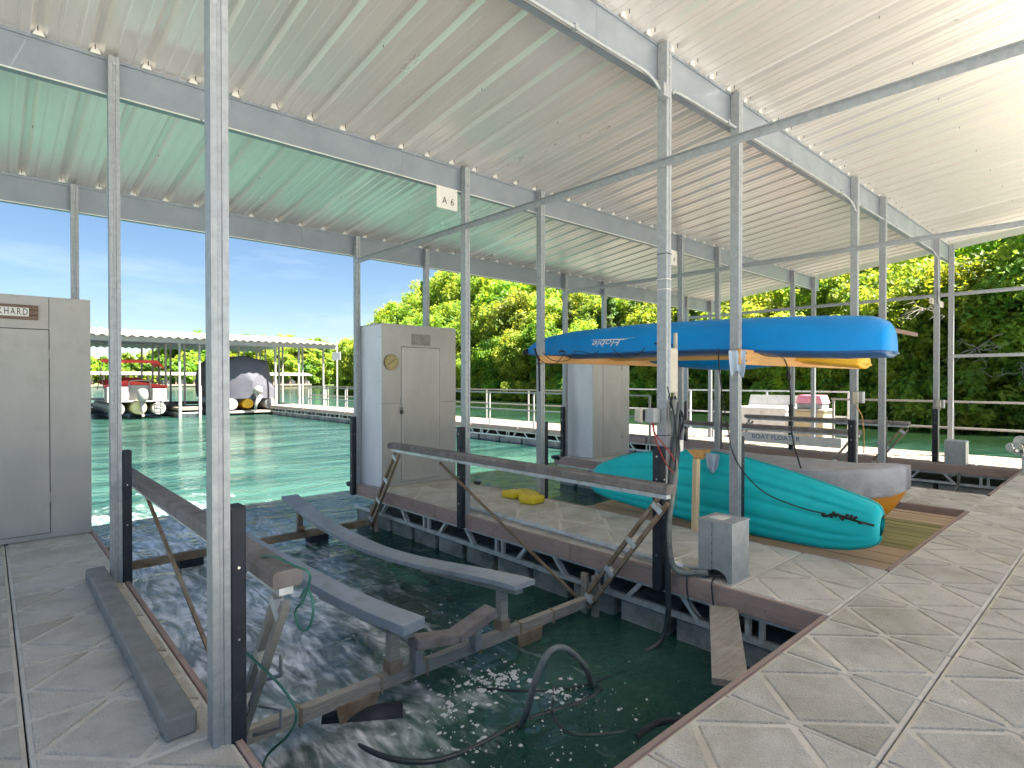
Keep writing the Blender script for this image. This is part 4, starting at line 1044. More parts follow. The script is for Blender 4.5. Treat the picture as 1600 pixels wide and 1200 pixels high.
hose('dark branch floating at the water surface by the walkway', [(2.75, 1.95, -.56), (2.95, 1.94, -.55), (3.1, 1.86, -.55), (3.3, 1.80, -.56), (3.55, 1.68, -.57)], .022, 'rubber', 'branch', 'floating_branch')
hose('thin grey cable hanging in a loop off the dock edge below the metal box', [(4.05, 2.15, .03), (3.94, 2.13, .0), (3.93, 2.11, -.2), (3.93, 2.16, -.27), (3.93, 2.24, -.26), (3.93, 2.31, -.18), (3.935, 2.33, -.01), (4.0, 2.33, .02)], .006, 'hoseb', 'cable', 'cable')
hose('green line looped over the near end of the left guide bar', [(.86, 2.97, -.0), (.86, 2.966, .28), (.87, 2.94, .46), (.9, 2.84, .60), (.92, 2.63, .715), (.96, 2.40, .715), (.99, 2.33, .69), (1.0, 2.42, .56), (1.0, 2.51, .48), (1.0, 2.46, .42), (1.0, 2.36, .46), (1.0, 2.32, .56), (1.0, 2.38, .62), (1.0, 2.45, .56)], .0055, 'green', 'cable', 'cable')
hose('green line trailing down the left arm of the boat lift', [(.86, 2.97, .30), (.88, 2.85, .24), (.93, 2.67, .18), (.95, 2.52, .15), (.97, 2.43, .08), (.96, 2.48, -.03), (.93, 2.68, -.22), (.95, 2.80, -.42)], .006, 'green', 'cable', 'cable')
hose('black cable snaking just under the water below the arching grey hose', [(2.9, 2.75, -.58), (2.75, 2.6, -.556), (2.55, 2.42, -.556), (2.5, 2.22, -.555), (2.7, 2.05, -.556), (2.9, 2.0, -.58)], .013, 'hoseb', 'cable', 'cable')
hose('black line crossing the dark water from the lift beam', [(2.35, 3.1, -.60), (2.42, 2.95, -.552), (2.62, 2.72, -.552), (2.86, 2.55, -.552), (3.15, 2.48, -.553), (3.4, 2.52, -.60)], .011, 'rubber', 'cable', 'cable')
wires = thing('wire_bundle', 'red wires hanging beside the tall middle post above its bumper', 'wires', (3.93, 2.5, 1.0))
for dx, m, pts in ((0, 'red', [(3.92, 2.62, 1.27), (3.905, 2.62, 1.16), (3.90, 2.58, 1.02), (3.895, 2.50, .87), (3.90, 2.43, .79)]), (0, 'red', [(3.93, 2.62, 1.25), (3.90, 2.60, 1.10), (3.895, 2.53, 1.02), (3.90, 2.44, .92), (3.95, 2.42, .80)]),
                   (0, 'rope', [(3.93, 2.50, 1.45), (3.94, 2.44, 1.2), (3.93, 2.42, 1.0), (3.91, 2.42, .8)]), (0, 'green', [(3.96, 2.44, .95), (3.945, 2.425, .8), (3.935, 2.425, .5)])):
    mb = MB(); mb.tube(smooth_path(pts, 5), .005, 6); mb.build('wire', m, wires)
for z, m in ((1.06, 'rope'), (.96, 'rope'), (2.5, 'rope'), (2.30, 'signw'), (2.22, 'signw')):
    mb = MB(); mb.extrude([(-.037, -.046), (.037, -.046), (.037, .046), (-.037, .046)], (3.996, 2.575, z), (1, 0, 0), (0, 1, 0), (0, 0, 1), .006); mb.build('cable_tie', m, wires)
# black clutter of cables behind the post
mb = MB()
for k in range(7):
    z0_ = 1.40 - k * .05; mb.tube(smooth_path([(4.02 + rng.uniform(-.02, .05), 2.50 + rng.uniform(-.03, .05), 1.40 - rng.uniform(0, .1)), (4.05 + rng.uniform(-.04, .04), 2.48 + rng.uniform(-.03, .03), 1.2), (4.03 + rng.uniform(-.03, .05), 2.48, .95), (3.97, 2.46 + rng.uniform(-.02, .02), .7)], 4), .009, 6)
mb.build('cable_cluster', 'rubber', wires)['kind'] = 'stuff'
el = thing('outlet_box', 'tan upright electrical box behind the tall middle post', 'electrical box', (4.15, 2.65, 1.4))
mb = MB(); mb.cbox(4.04, 4.16, 2.56, 2.66, 1.40, 1.76, .006); mb.build('housing', 'tanpl', el)
mb = MB(); mb.cbox(4.035, 4.165, 2.553, 2.5595, 1.41, 1.75, .002); mb.build('cover', 'tanpl', el)
mb = MB(); mb.cbox(4.07, 4.15, 2.49, 2.55, .93, 1.02, .005); mb.tube([(4.11, 2.485, .98), (4.11, 2.49, .98)], .03, 12); mb.build('socket', 'signw', el)
mb = MB(); mb.tube([(4.30, 2.66, 1.9), (4.30, 2.66, 1.0)], .018, 8); mb.build('conduit', 'tanpl', el)
fl = thing('flood_light', 'small grey lamp housing fixed left of the tall middle post', 'lamp', (3.9, 2.68, 1.2))
mb = MB(); mb.cbox(3.86, 3.955, 2.58, 2.66, 1.165, 1.275, .005); mb.build('housing', 'greypl', fl)
mb = MB(); mb.extrude([(0, -.045), (.04, -.06), (.04, .055), (.005, .05)], (3.82, 2.68, 1.22), (1, 0, 0), (0, 0, 1), (0, 1, 0), .05); mb.build('shade', 'tanpl', fl)
mb = MB(); mb.box(3.861, 3.87, 2.6605, 2.69, 1.18, 1.26); mb.build('bracket', 'rubber', fl)
# ropes off the rack
rp = [(5.10, 2.70, 1.80), (5.09, 2.68, 1.6), (5.11, 2.66, 1.344), (5.12, 2.60, 1.0), (5.12, 2.57, .85), (5.14, 2.47, .66), (5.16, 2.27, .487), (5.24, 2.0, .39), (5.32, 1.83, .355)]
hose('black cord from the rack running down to the knot on the turquoise kayak', rp, .006, 'rope', 'rope', 'rope')
hose('black cord hanging from the blue kayak down to the covered orange boat', [(6.0, 2.60, 1.80), (6.05, 2.47, 1.70), (6.1, 2.44, 1.4), (6.1, 2.42, .95), (6.15, 2.35, .60)], .007, 'rope', 'rope', 'rope')
mb = MB(); mb.tube([(6.08, 2.455, 1.60), (6.09, 2.45, 1.54), (6.095, 2.445, 1.48)], [.012, .024, .008], 8); tag(mb.build('rope_knot', 'rope', base=(6.09, 2.45, 1.54)), 'dark knot in the cord hanging from the blue kayak', 'knot')
stp = thing('tie_strap', 'black webbing strap hanging from the bow end of the blue kayak', 'strap', (5.3, 5.05, 1.8))
mb = MB(); mb.bar((5.06, 5.12, 1.90), (5.06, 5.04, 1.74), .004, .03, up=(0, 1, 0)); mb.bar((5.06, 5.04, 1.745), (5.06, 5.03, 1.36), .004, .028, up=(0, 1, 0)); mb.build('webbing', 'rope', stp)
mb = MB(); mb.tube(smooth_path([(5.07, 4.98, 1.84), (5.06, 4.8, 1.74), (5.06, 4.55, 1.74), (5.08, 4.45, 1.84), (5.07, 4.2, 1.80), (5.06, 4.1, 1.83)], 5), .005, 6); mb.tube(smooth_path([(5.07, 5.1, 1.82), (5.05, 4.95, 1.72), (5.05, 4.75, 1.70), (5.07, 4.6, 1.84)], 5), .005, 6); mb.build('bungee', 'rope', stp)
mb = MB(); mb.box(5.05, 5.07, 5.0, 5.13, 1.70, 1.712); mb.build('buckle', 'rubber', stp)
mb = MB(); mb.tube(smooth_path([(5.06, 3.9, 1.84), (5.05, 3.75, 1.74), (5.06, 3.6, 1.76), (5.08, 3.5, 1.84)], 5), .005, 6); mb.build('bungee', 'rope', stp)

# winch and meter box at the right
gb = thing('meter_box', 'grey metal meter box on the edge of the far walkway beside a black bumper', 'metal box', (13.0, 2.35, 0))
mb = MB(); mb.cbox(12.72, 12.98, 2.10, 2.40, -.02, .43, .01); mb.build('housing', 'boxg', gb)
mb = MB(); mb.cbox(12.715, 12.985, 2.092, 2.0995, .0, .42, .002); mb.build('door', 'boxg', gb)
mb = MB(); mb.tube(smooth_path([(12.75, 2.2, -.02), (12.70, 2.18, -.2), (12.68, 2.2, -.38), (12.55, 2.25, -.5)], 4), .02, 8); mb.build('conduit', 'hoseg', gb)
wc = thing('hand_winch', 'hand winch with a wide drum on a short white post at the right edge', 'winch', (12.3, 1.28, 0))
wx, wy = 12.16, 1.22
mb = MB(); mb.tube([(wx, wy, .0), (wx, wy, .30)], .075, 16); mb.tube([(wx, wy, .30), (wx, wy, .315)], .095, 16); mb.build('post', 'white', wc)
dv = Vector((.74, -.67, 0))
c0 = Vector((wx, wy, .48))
mb = MB(); mb.tube([c0 - dv * .10, c0 + dv * .30], .095, 18); mb.build('drum', 'galv', wc)
for q in (-.12, .30):
    mb = MB(); mb.tube([c0 + dv * q, c0 + dv * (q + .02)], .145, 20); mb.build('flange', 'chrome', wc)
mb = MB(); mb.tube([c0 - dv * .13 + Vector((0, 0, -.07)), c0 - dv * .16 + Vector((0, 0, -.07))], .10, 16); mb.build('gear', 'chrome', wc)
mb = MB(); mb.tube([c0 - dv * .22 + Vector((0, 0, -.10)), c0 - dv * .10 + Vector((0, 0, -.10))], .03, 10); mb.tube([c0 - dv * .30 + Vector((0, 0, -.04)), c0 - dv * .26 + Vector((0, 0, -.04))], .07, 12); mb.build('crank', 'chrome', wc)
mb = MB(); mb.bar(c0 - dv * .14 + Vector((0, 0, -.16)), c0 + dv * .28 + Vector((0, 0, -.16)), .12, .02); mb.build('base_plate', 'galv', wc)

# outlet housings on the far posts
for (x, y, z, lb) in ((8.44, 2.50, 1.28, 'grey outlet housing on the post behind the blue kayak stern'), (12.93, 2.50, 1.07, 'grey outlet housing on the post beside the far walkway meter box')):
    h_ = MB(); h_.cbox(x - .10, x - .005, y - .07, y + .01, z - .075, z + .075, .005); h_.extrude([(0, -.06), (.03, -.09), (.03, .07), (0, .07)], (x - .16, y - .03, z), (1, 0, 0), (0, 0, 1), (0, 1, 0), .06, 1)
    tag(h_.build('outlet_housing', ['greypl', 'tanpl'], base=(x, y, z)), lb, 'outlet box')
hose('brown cord tied round the black bumper of the post in front of the far slip', [(8.30, 2.50, 1.18), (8.40, 2.46, 1.05), (8.52, 2.48, .93), (8.50, 2.46, .80), (8.50, 2.46, .55)], .007, 'pinex', 'rope', 'rope')

# ---------------------------------------------------------------- gangway railings, platform things
def railing(label, segs, posts, zt, zm, m='fwhite', r=.022, foot=0.):
    t = thing('railing', label, 'railing', (posts[0][0], posts[0][1], 0))
    for (a, b) in segs:
        for z in (zt, zm):
            mb = MB(); mb.bar((a[0], a[1], z), (b[0], b[1], z), r * 1.6, r * 1.9); mb.build('rail', m, t)
    for (x, y) in posts:
        mb = MB(); mb.bar((x, y, -.15 + foot), (x, y, zt), .045, .045); mb.build('rail_post', m, t)
    return t
railing('white pipe railing along the far side of the walkway behind the meter box', [((14.72, -4), (14.72, 4.95))], [(14.72, -2.4), (14.72, 1.9 + .75), (14.72, 4.9)], 1.06, .52)
railing('white railing around the side platform behind the dock box', [((16.4, 5.1), (16.4, 12.5)), ((14.85, 12.5), (16.4, 12.5))], [(16.4, 5.1), (16.4, 7.2), (16.4, 9.6), (16.4, 12.5), (14.85, 12.5)], 1.20, .55, 'alu')
railing('white railing on the far side of the sunlit walkway beyond the lockers', [((14.72, 12.8), (14.72, 35.3))], [(14.72, 12.8 + 2.4 * k) for k in range(10)], 1.14, .60)
railing('white railing on the near side of the sunlit walkway with posts down its truss', [((12.70, 8.6), (12.70, 30))], [(12.70, 8.6 + 2.14 * k) for k in range(11)], 1.10, .54)
db = thing('dock_box', 'white fibreglass dock box with its lid up behind the boat lift', 'dock box', (15.3, 6.7, 0))
bx0, bx1, by0, by1 = 14.85, 15.60, 6.05, 7.35
mb = MB(); 
V = [(bx0 + .05, by0 + .05, .0), (bx1 - .05, by0 + .05, 0), (bx1 - .05, by1 - .05, 0), (bx0 + .05, by1 - .05, 0), (bx0, by0, .72), (bx1, by0, .72), (bx1, by1, .72), (bx0, by1, .72)]
mb.add(V, [(0, 1, 5, 4), (1, 2, 6, 5), (2, 3, 7, 6), (3, 0, 4, 7)])
mb.box(bx0 - .02, bx0 + .05, by0 - .02, by1 + .02, .72, .80); mb.box(bx1 - .05, bx1 + .02, by0 - .02, by1 + .02, .72, .80)
mb.box(bx0 + .0502, bx1 - .0502, by0 - .02, by0 + .05, .72, .80); mb.box(bx0 + .0502, bx1 - .0502, by1 - .05, by1 + .02, .72, .80)
mb.build('tub', 'hull', db, bevel=.01)
mb = MB(); mb.bar((bx1 + .03, by0, .82), (bx1 + .03, by1, .82), .05, .05); mb.add([(bx1 + .02, by0 - .02, .80), (bx1 + .02, by1 + .02, .80), (bx1 + .10, by1, 1.10), (bx1 + .10, by0, 1.10), (bx1 + .08, by0 - .02, .80), (bx1 + .08, by1 + .02, .80), (bx1 + .16, by1, 1.10), (bx1 + .16, by0, 1.10)],
    [(0, 1, 2, 3), (7, 6, 5, 4), (3, 2, 6, 7), (0, 3, 7, 4), (1, 5, 6, 2)]); mb.build('lid', 'hull', db)
mb = MB(); mb.box(bx0 - .035, bx0 - .0205, 6.55, 6.85, .70, .76); mb.box(bx0 - .03, bx0 - .0205, 6.67, 6.73, .56, .70); mb.build('latch', 'signw', db)
bi = thing('storage_bin', 'tan storage bin on the far platform with a pink cooler on top', 'bin', (15.3, 5.5, 0))
mb = MB(); mb.cbox(15.0, 15.6, 5.22, 5.90, .0, .74, .02); mb.build('body', 'tanbin', bi)
mb = MB(); mb.cbox(14.96, 15.64, 5.18, 5.94, .741, .79, .01); mb.build('lid', 'tanpl', bi)
pc = thing('cooler', 'pink and grey cooler sitting on the tan storage bin', 'cooler', (15.3, 5.55, .79))
mb = MB(); mb.cbox(15.05, 15.5, 5.26, 5.86, .792, .93, .015); mb.build('body', 'greypl', pc)
mb = MB(); mb.extrude([(-.32, 0), (.32, 0), (.25, .20), (-.25, .20)], (15.02, 5.56, .931), (0, 1, 0), (0, 0, 1), (1, 0, 0), .5); mb.build('lid', 'pink', pc)

# water foam flecks in the near slip
mb = MB()
def blob(cx, cy, r):
    n = 7; a0 = rng.uniform(0, 6.28); st = rng.uniform(.5, 1.0); an = rng.uniform(0, 3.14)
    V = [(cx, cy, ZW + .012)]
    for k in range(n):
        a = a0 + 2 * math.pi * k / n; rr = r * rng.uniform(.65, 1.2); u, w = rr * math.cos(a), rr * math.sin(a) * st
        V.append((cx + u * math.cos(an) - w * math.sin(an), cy + u * math.sin(an) + w * math.cos(an), ZW + .003))
    mb.add(V, [(0, k + 1, (k + 1) % n + 1) for k in range(n)], 0, True)
for (cx, cy, sx, sy, n, rm) in ((2.55, 3.7, .30, .35, 70, .018), (2.45, 3.02, .16, .08, 90, .030), (2.62, 2.92, .10, .06, 60, .034), (2.15, 2.85, .14, .10, 60, .026), (2.75, 2.55, .10, .07, 50, .026), (2.3, 2.25, .35, .18, 60, .010), (2.0, 2.55, .1, .1, 40, .022), (2.95, 2.2, .25, .2, 22, .009)):
    for _ in range(n): blob(rng.gauss(cx, sx), rng.gauss(cy, sy), rng.uniform(.2, 1) ** 2.5 * rm + .002)
fo = mb.build('surface_foam', 'foam'); tag(fo, 'white foam flecks floating on the dark water of the near slip', 'foam', kind='stuff')

# ================================================================= FAR DOCK AND BOATS
FY = 35.6
fd = thing('far_dock', None, None, (0, FY, 0), kind='structure')
def slab(x0, x1, y0, y1):
    mb = MB(); mb.cbox(x0, x1, y0, y1, -.16, 0, .01); mb.build('deck_section', 'ramp', fd)
    mb = MB(); mb.box(x0 + .03, x1 - .03, y0 + .02, y1 - .02, -.34, -.28); mb.build('truss_chord', 'alu', fd)
    mb = MB(); mb.cbox(x0 + .1, x1 - .1, y0 + .15, y1 - .1, -.9, -.36, .02); mb.build('float', 'float', fd)
for (a, b) in ((2.2, 3.4), (7.75, 8.95), (13.0, 14.6)): slab(a, b, FY, FY + 9)
slab(-12, 16.2, FY + 9.1, FY + 11)
fb = thing('far_boathouse', 'low open boathouse with a corrugated pale roof across the water', 'boathouse', (6, FY + 5, 0))
def froof_z(y): return 3.86 + (y - FY) * .115 if y < FY + 7 else 3.86 + 7 * .115 - (y - FY - 7) * .115
for i in range(14):
    xa = -12 + i * 2.06; xb = xa + 2.06; V = []; n = 24
    ys = (FY - .5, FY + 7, FY + 14)
    for y in ys:
        for k in range(n + 1):
            xx = xa + (xb - xa) * k / n; V.append((xx, y, froof_z(y) + .045 * math.sin(xx * 2 * math.pi / .42)))
    F = []
    for a in range(2):
        for b in range(n): F.append((a * (n + 1) + b, a * (n + 1) + b + 1, (a + 1) * (n + 1) + b + 1, (a + 1) * (n + 1) + b))
    m_ = MB(); m_.add(V, F); m_.build('roof_sheet', 'froof', fb)
mb = MB(); mb.box(-12, 16.8, FY - .3, FY - .24, 3.52, 3.78); mb.build('fascia', 'fwhite', fb)
for y in (FY + 3.4, FY + 7, FY + 10.5):
    mb = MB(); mb.box(-12, 16.8, y, y + .06, froof_z(y) - .30, froof_z(y) - .05); mb.build('beam', 'beam', fb)
for x in (2.3, 3.3, 7.85, 8.85, 13.05, 14.5, 16.1):
    for y in (FY + .1, FY + 3.4, FY + 7, FY + 10.5):
        mb = MB(); mb.box(x - .05, x + .05, y - .05, y + .05, -.1, froof_z(y) - .06); mb.build('post', 'fwhite', fb)
        if y < FY + 1:
            mb = MB(); mb.box(x - .07, x + .07, y - .14, y - .052, -.55, 1.2); mb.build('bumper', 'fwhite', fb)
for x in (-8, -7, -3.2, -2.2):
    for y in (FY + .1, FY + 7):
        mb = MB(); mb.box(x - .05, x + .05, y - .05, y + .05, -.1, froof_z(y) - .06); mb.build('post', 'fwhite', fb)
# pontoon boat
def tubeY(mb, x, z, r, y0, y1, n=14, mi=0):
    mb.tube([(x, y0, z), (x, y0 + .25, z), (x, y1 - .5, z), (x, y1, z + .1)], [r * .9, r, r, r * .2], n, mi)
pb = thing('pontoon_boat', 'white pontoon boat with red canvas top and outboard motor under the far roof', 'pontoon boat', (5.5, FY + 3.5, ZW))
X0, X1, Y0 = 4.6, 7.4, FY + .5
for x in (X0 + .45, X1 - .45):
    mb = MB(); tubeY(mb, x, -.02, .36, Y0, Y0 + 7); mb.build('pontoon', 'fwhite', pb)
mb = MB(); tubeY(mb, (X0 + X1) / 2, .05, .38, Y0 - .2, Y0 + 6.5); mb.build('pontoon', 'hully', pb)
mb = MB(); mb.cbox(X0, X1, Y0, Y0 + 7, .34, .42, .01); mb.build('deck', 'fwhite', pb)
for (a, b, z1) in ((X0, X0 + .95, 1.15), (X1 - .75, X1, 1.05)):
    mb = MB(); mb.cbox(a, b, Y0 + .1, Y0 + 1.0, .42, z1, .03); mb.build('rear_seat', 'fwhite', pb)
mb = MB(); mb.cbox(X0 + 1.0, X1 - .8, Y0 + .5, Y0 + .6, .42, 1.25, .02); mb.build('rear_gate', 'fwhite', pb)
mb = MB(); mb.tube(smooth_path([(X0 + 1.0, Y0 + .3, .5), (X0 + 1.0, Y0 + .3, 1.3), (X0 + 1.15, Y0 + .3, 1.48), (X1 - .95, Y0 + .3, 1.48), (X1 - .8, Y0 + .3, 1.3), (X1 - .8, Y0 + .3, .5)], 4), .025, 6); mb.build('rail_hoop', 'fwhite', pb)
mb = MB(); mb.grid(lambda u, v: (X0 - .05 + (X1 - X0 + .1) * u, Y0 + .6 + 6.2 * v, 1.22 + .28 * math.sin(math.pi * u) + .18 * math.sin(math.pi * v)), 16, 12)
mb.add([(X0 + .9, Y0 + .55, 1.5), (X1 + .05, Y0 + .55, 1.22), (X1 + .05, Y0 + .58, .95), (X1 - .75, Y0 + .56, 1.1), (X0 - .05, Y0 + .55, 1.22), (X0 - .05, Y0 + .58, 1.1)], [(0, 3, 2, 1), (4, 5, 3, 0)]); mb.build('cover', 'redc', pb)
mb = MB(); mb.grid(lambda u, v: (X0 - .1 + (X1 - X0 + .1) * u, Y0 + 1.2 + 2.4 * v, 2.62 - .35 * max(0, u - .9) * 10 * (u > .9) + .04 * math.sin(math.pi * v)), 20, 6)
mb.grid(lambda u, v: (X0 - .1 + (X1 - X0 + .1) * u, Y0 + 1.2, 2.62 - .16 * v - .35 * max(0, u - .9) * 10 * (u > .9)), 20, 2); mb.build('bimini_top', 'redc', pb)
for x in (X0, X1 - .02):
    mb = MB(); mb.tube([(x, Y0 + 3.5, 1.0), (x, Y0 + 1.3, 2.5)], .02, 6); mb.tube([(x, Y0 + 1.0, 1.0), (x, Y0 + 2.8, 2.55)], .02, 6); mb.build('bimini_frame', 'fwhite', pb)
xm = (X0 + X1) / 2 + .1
mb = MB(); mb.grid(lambda u, v: (lambda th, ph: (xm + .26 * math.cos(th) * math.cos(ph) ** .5, Y0 - .45 + .32 * math.sin(th) * math.cos(ph) ** .5, .72 + .34 * math.sin(ph)))(2 * math.pi * u, math.pi * (v - .5) * .98), 18, 10); mb.build('outboard_cowl', 'fwhite', pb)
mb = MB(); mb.tube([(xm, Y0 - .40, .45), (xm, Y0 - .42, .0), (xm, Y0 - .45, -.45)], [.14, .09, .05], 10); mb.tube([(xm, Y0 - .6, -.35), (xm, Y0 - .2, -.35)], [.07, .04], 8); mb.build('outboard_leg', 'fwhite', pb)
mb = MB()
for xx in (X1 - .6, X1 - .3): mb.tube([(xx, Y0 - .1, -.1), (xx, Y0 - .1, .6)], .02, 6)
for zz in (.0, .2, .4): mb.tube([(X1 - .6, Y0 - .1, zz), (X1 - .3, Y0 - .1, zz)], .015, 6)
mb.build('ladder', 'fwhite', pb)
# covered boat
cvb = thing('covered_boat', 'tall boat shrouded in a blue grey tarpaulin under the far roof', 'boat', (11, FY + 3.5, ZW))
def tarp(u, v):
    y = FY + .25 + 6.5 * v; x = 9.55 + 3.15 * u
    e = math.sin(math.pi * u) ** .45 if 0 < u < 1 else 0
    top = 2.85 - .9 * max(0, u - .55) / .45 ** 1.0 * .6 - .35 * max(0, .3 - u)
    fr = min(1, (v / .05)) ** .6 if v > 0 else 0
    zb = .38 + .12 * math.sin(u * 9)
    n = .06 * noise.noise(Vector((u * 7, v * 9, 4)))
    return (x + .2 * (.5 - u) * (e), y, zb + (top - zb) * (e * (.35 + .65 * fr)) + n)
mb = MB()
def ring(v, k, zf, wf, yo):
    pass
RG = []
prof = [(9.60, .42), (9.52, 1.0), (9.55, 1.9), (9.75, 2.55), (10.2, 2.92), (10.7, 2.98), (11.5, 2.82), (12.1, 2.70), (12.25, 2.1), (12.45, 1.35), (12.62, .95), (12.66, .42)]
def tf(u, v):
    i = u * (len(prof) - 1); a = int(min(len(prof) - 2, i)); f = i - a
    x = prof[a][0] + (prof[a + 1][0] - prof[a][0]) * f; z = prof[a][1] + (prof[a + 1][1] - prof[a][1]) * f
    k = min(1, v / .10); k = 1 - (1 - k) ** 2
    cx, cz = 11.05, 1.45
    x = cx + (x - cx) * (.0 + 1.0 * k); z = (cz + (z - cz) * k) if z > .5 else z
    fold = .05 * math.sin(u * 60 + v * 4) * (1 if u < .3 or u > .65 else .4) * (k > .98) * .5 + .06 * (k > .98) * noise.noise(Vector((u * 8, v * 10, 1)))
    return (x + .7, FY + .2 + 6.5 * v + fold , z)
mb.grid(tf, 60, 40); mb.build('tarpaulin', 'tarp', cvb)
for x in (10.65, 12.9):
    mb = MB(); tubeY(mb, x, .10, .36, FY + .4, FY + 7); mb.build('pontoon', 'fwhite', cvb)
mb = MB(); tubeY(mb, 11.6, .12, .32, FY + .5, FY + 6.5); mb.build('pontoon', 'yel', cvb)
mb = MB(); mb.tube([(11.9, FY - .05, .75), (11.95, FY - .2, .95), (12.0, FY - .25, 1.15)], [.25, .27, .14], 12); mb.tube([(12.05, FY - .25, .62), (11.8, FY - .2, .1), (11.75, FY - .25, -.3)], [.16, .10, .05], 10); mb.build('outboard', 'fwhite', cvb)
mb = MB(); mb.box(10.0, 12.95, FY + .2, FY + 6, -.42, -.30); mb.build('cradle', 'wood', cvb)
# small sign on the gangway
sg = MB(); sg.cbox(14.66, 14.69, 30.3, 31.3, 2.65, 3.1, .005); sg.box(14.695, 14.74, 30.78, 30.84, .0, 3.7)
tag(sg.build('notice_sign', 'signw', base=(14.7, 30.8, 0)), 'small pale notice sign on a post by the far end of the walkway', 'sign')

# distant boathouses beyond
for k, (x, y, w, lb) in enumerate(((14, 212, 26, 'distant low boathouse with white roof left of the far walkway post'), (40, 214, 24, 'distant low boathouse with pale roof and reddish posts'), (62, 205, 26, 'distant boathouse with curved pale roof nearest the wooded point'))):
    t = thing('distant_boathouse', lb, 'boathouse', (x, y, 0), group='boathouses on the far shore')
    mb = MB(); mb.grid(lambda u, v: (x + w * u, y - 1 + 12 * v, 3.2 + 1.1 * math.sin(math.pi * v)), 10, 6); mb.build('roof', 'froof', t)
    mb = MB(); mb.box(x, x + w, y, y + 10, -.3, .25); mb.build('deck', 'ramp', t)
    for j in range(9):
        mb = MB(); xx = x + w * (j + .2) / 9; mb.box(xx, xx + .35, y, y + .35, .2, 3.2); mb.build('post', 'rust', t)
    for j in range(5):
        mb = MB(); xx = x + w * (j + .45) / 5; mb.extrude([(0, 0), (2.4, 0), (2.2, 1.0), (1.2, 1.7), (.3, 1.3)], (xx, y + .6, .2), (1, 0, 0), (0, 0, 1), (0, 1, 0), 4); mb.build('boat', 'fwhite', t)

# ================================================================= TREES
def leaf_verts(V, F, A, p, n, s, a):
    # one leaf: two triangles folded slightly
    n = n.normalized(); t = n.cross(Vector((rng.uniform(-1, 1), rng.uniform(-1, 1), rng.uniform(-1, 1))))
    if t.length < .05: t = Vector((1, 0, 0))
    t.normalize(); b = n.cross(t); o = len(V)
    V += [p - t * s, p + b * s * .5 + n * s * .12, p + t * s, p - b * s * .5 + n * s * .12]
    F.append((o, o + 1, o + 2, o + 3)); A += [a] * 4
def crown_mesh(name, rx, rz, clusters, per, lsize, m, seed, low=False, cone=False):
    r2 = random.Random(seed); V = []; F = []; A = []
    for c in range(clusters):
        while True:
            q = Vector((r2.uniform(-1, 1), r2.uniform(-1, 1), r2.uniform(-1, 1)))
            if .30 < q.length < 1: break
        if not low and not cone: q *= (1 - .25 * max(0, -q.z))
        k = 1.0
        if cone: k = max(.12, 1 - (q.z + 1) / 2 * .95)
        c0 = Vector((q.x * rx * k, q.y * rx * k, q.z * rz))
        cr = r2.uniform(.16, .30) * rx * (1 if not cone else .7)
        col = min(1, max(0, r2.gauss(.32, .25)))
        for _ in range(per):
            d = Vector((r2.gauss(0, 1), r2.gauss(0, 1), r2.gauss(0, .75))); L = d.length or 1; d = d / L
            p = c0 + d * cr * r2.uniform(.45, 1.05)
            nrm = d * .7 + Vector((r2.uniform(-1, 1), r2.uniform(-1, 1), r2.uniform(.0, 1.3)))
            leaf_verts(V, F, A, p, nrm, lsize * r2.uniform(.6, 1.25), min(1, max(0, col + r2.uniform(-.2, .25))))
    me = bpy.data.meshes.new(name); me.from_pydata([tuple(v) for v in V], [], F); me.materials.append(MT[m])
    at = me.attributes.new('leaf', 'FLOAT', 'POINT'); at.data.foreach_set('value', A)
    me.update(); return me
CR = [crown_mesh('crown', 2.7, 3.1, 165, 75, .16, 'leaf', s) for s in (1, 2, 3)] + [crown_mesh('crown', 2.8, 2.9, 150, 75, .17, 'leaf2', s) for s in (4, 5)]
CD = [crown_mesh('crown', 1.7, 3.6, 110, 80, .11, 'cedar', s, cone=True) for s in (6, 7)]
SB = [crown_mesh('crown', 1.5, 1.2, 60, 70, .13, 'leaf', s, low=True) for s in (8, 9)] + [crown_mesh('crown', 1.5, 1.1, 60, 70, .12, 'leaf2', 10, low=True)]
FARC = [crown_mesh('crown', 4.0, 4.2, 60, 40, .62, 'leaf', s, low=True) for s in (11, 12)] + [crown_mesh('crown', 4.2, 4.0, 60, 40, .62, 'leaf2', 13, low=True)]
def trunk_mesh(h, r, seed, cr):
    r2 = random.Random(seed); mb = MB()
    pts = []; x = y = 0
    for i in range(6):
        z = -1.2 + (h + 1.2) * i / 5; pts.append((x, y, z)); x += r2.uniform(-.18, .18); y += r2.uniform(-.18, .18)
    mb.tube(pts, [r * (1.15 - .8 * i / 5) for i in range(6)], 7)
    for k in range(7):
        b = Vector(pts[2 + k % 3]); a = r2.uniform(0, 6.28); l = cr * r2.uniform(.6, 1.0)
        e = b + Vector((math.cos(a) * l, math.sin(a) * l, r2.uniform(.4, 1.6)))
        mb.tube([b, (b + e) / 2 + Vector((0, 0, .25)), e], [r * .38, r * .24, r * .07], 5)
    me = mb.mesh('trunk'); me.materials.append(MT['bark']); return me
TR = [trunk_mesh(6.2, .17, s, 2.2) for s in (1, 2, 3)]
def where(x, y):
    a = math.degrees(math.atan2(x, y))
    for lim, p in ((31, 'behind the middle locker'), (40, 'left of the kayak rack'), (47, 'behind the weathered locker'), (56, 'behind the blue kayak'), (64, 'above the dock box'), (73, 'right of the blue kayak stern')):
        if a < lim: return p
    return 'at the far right'
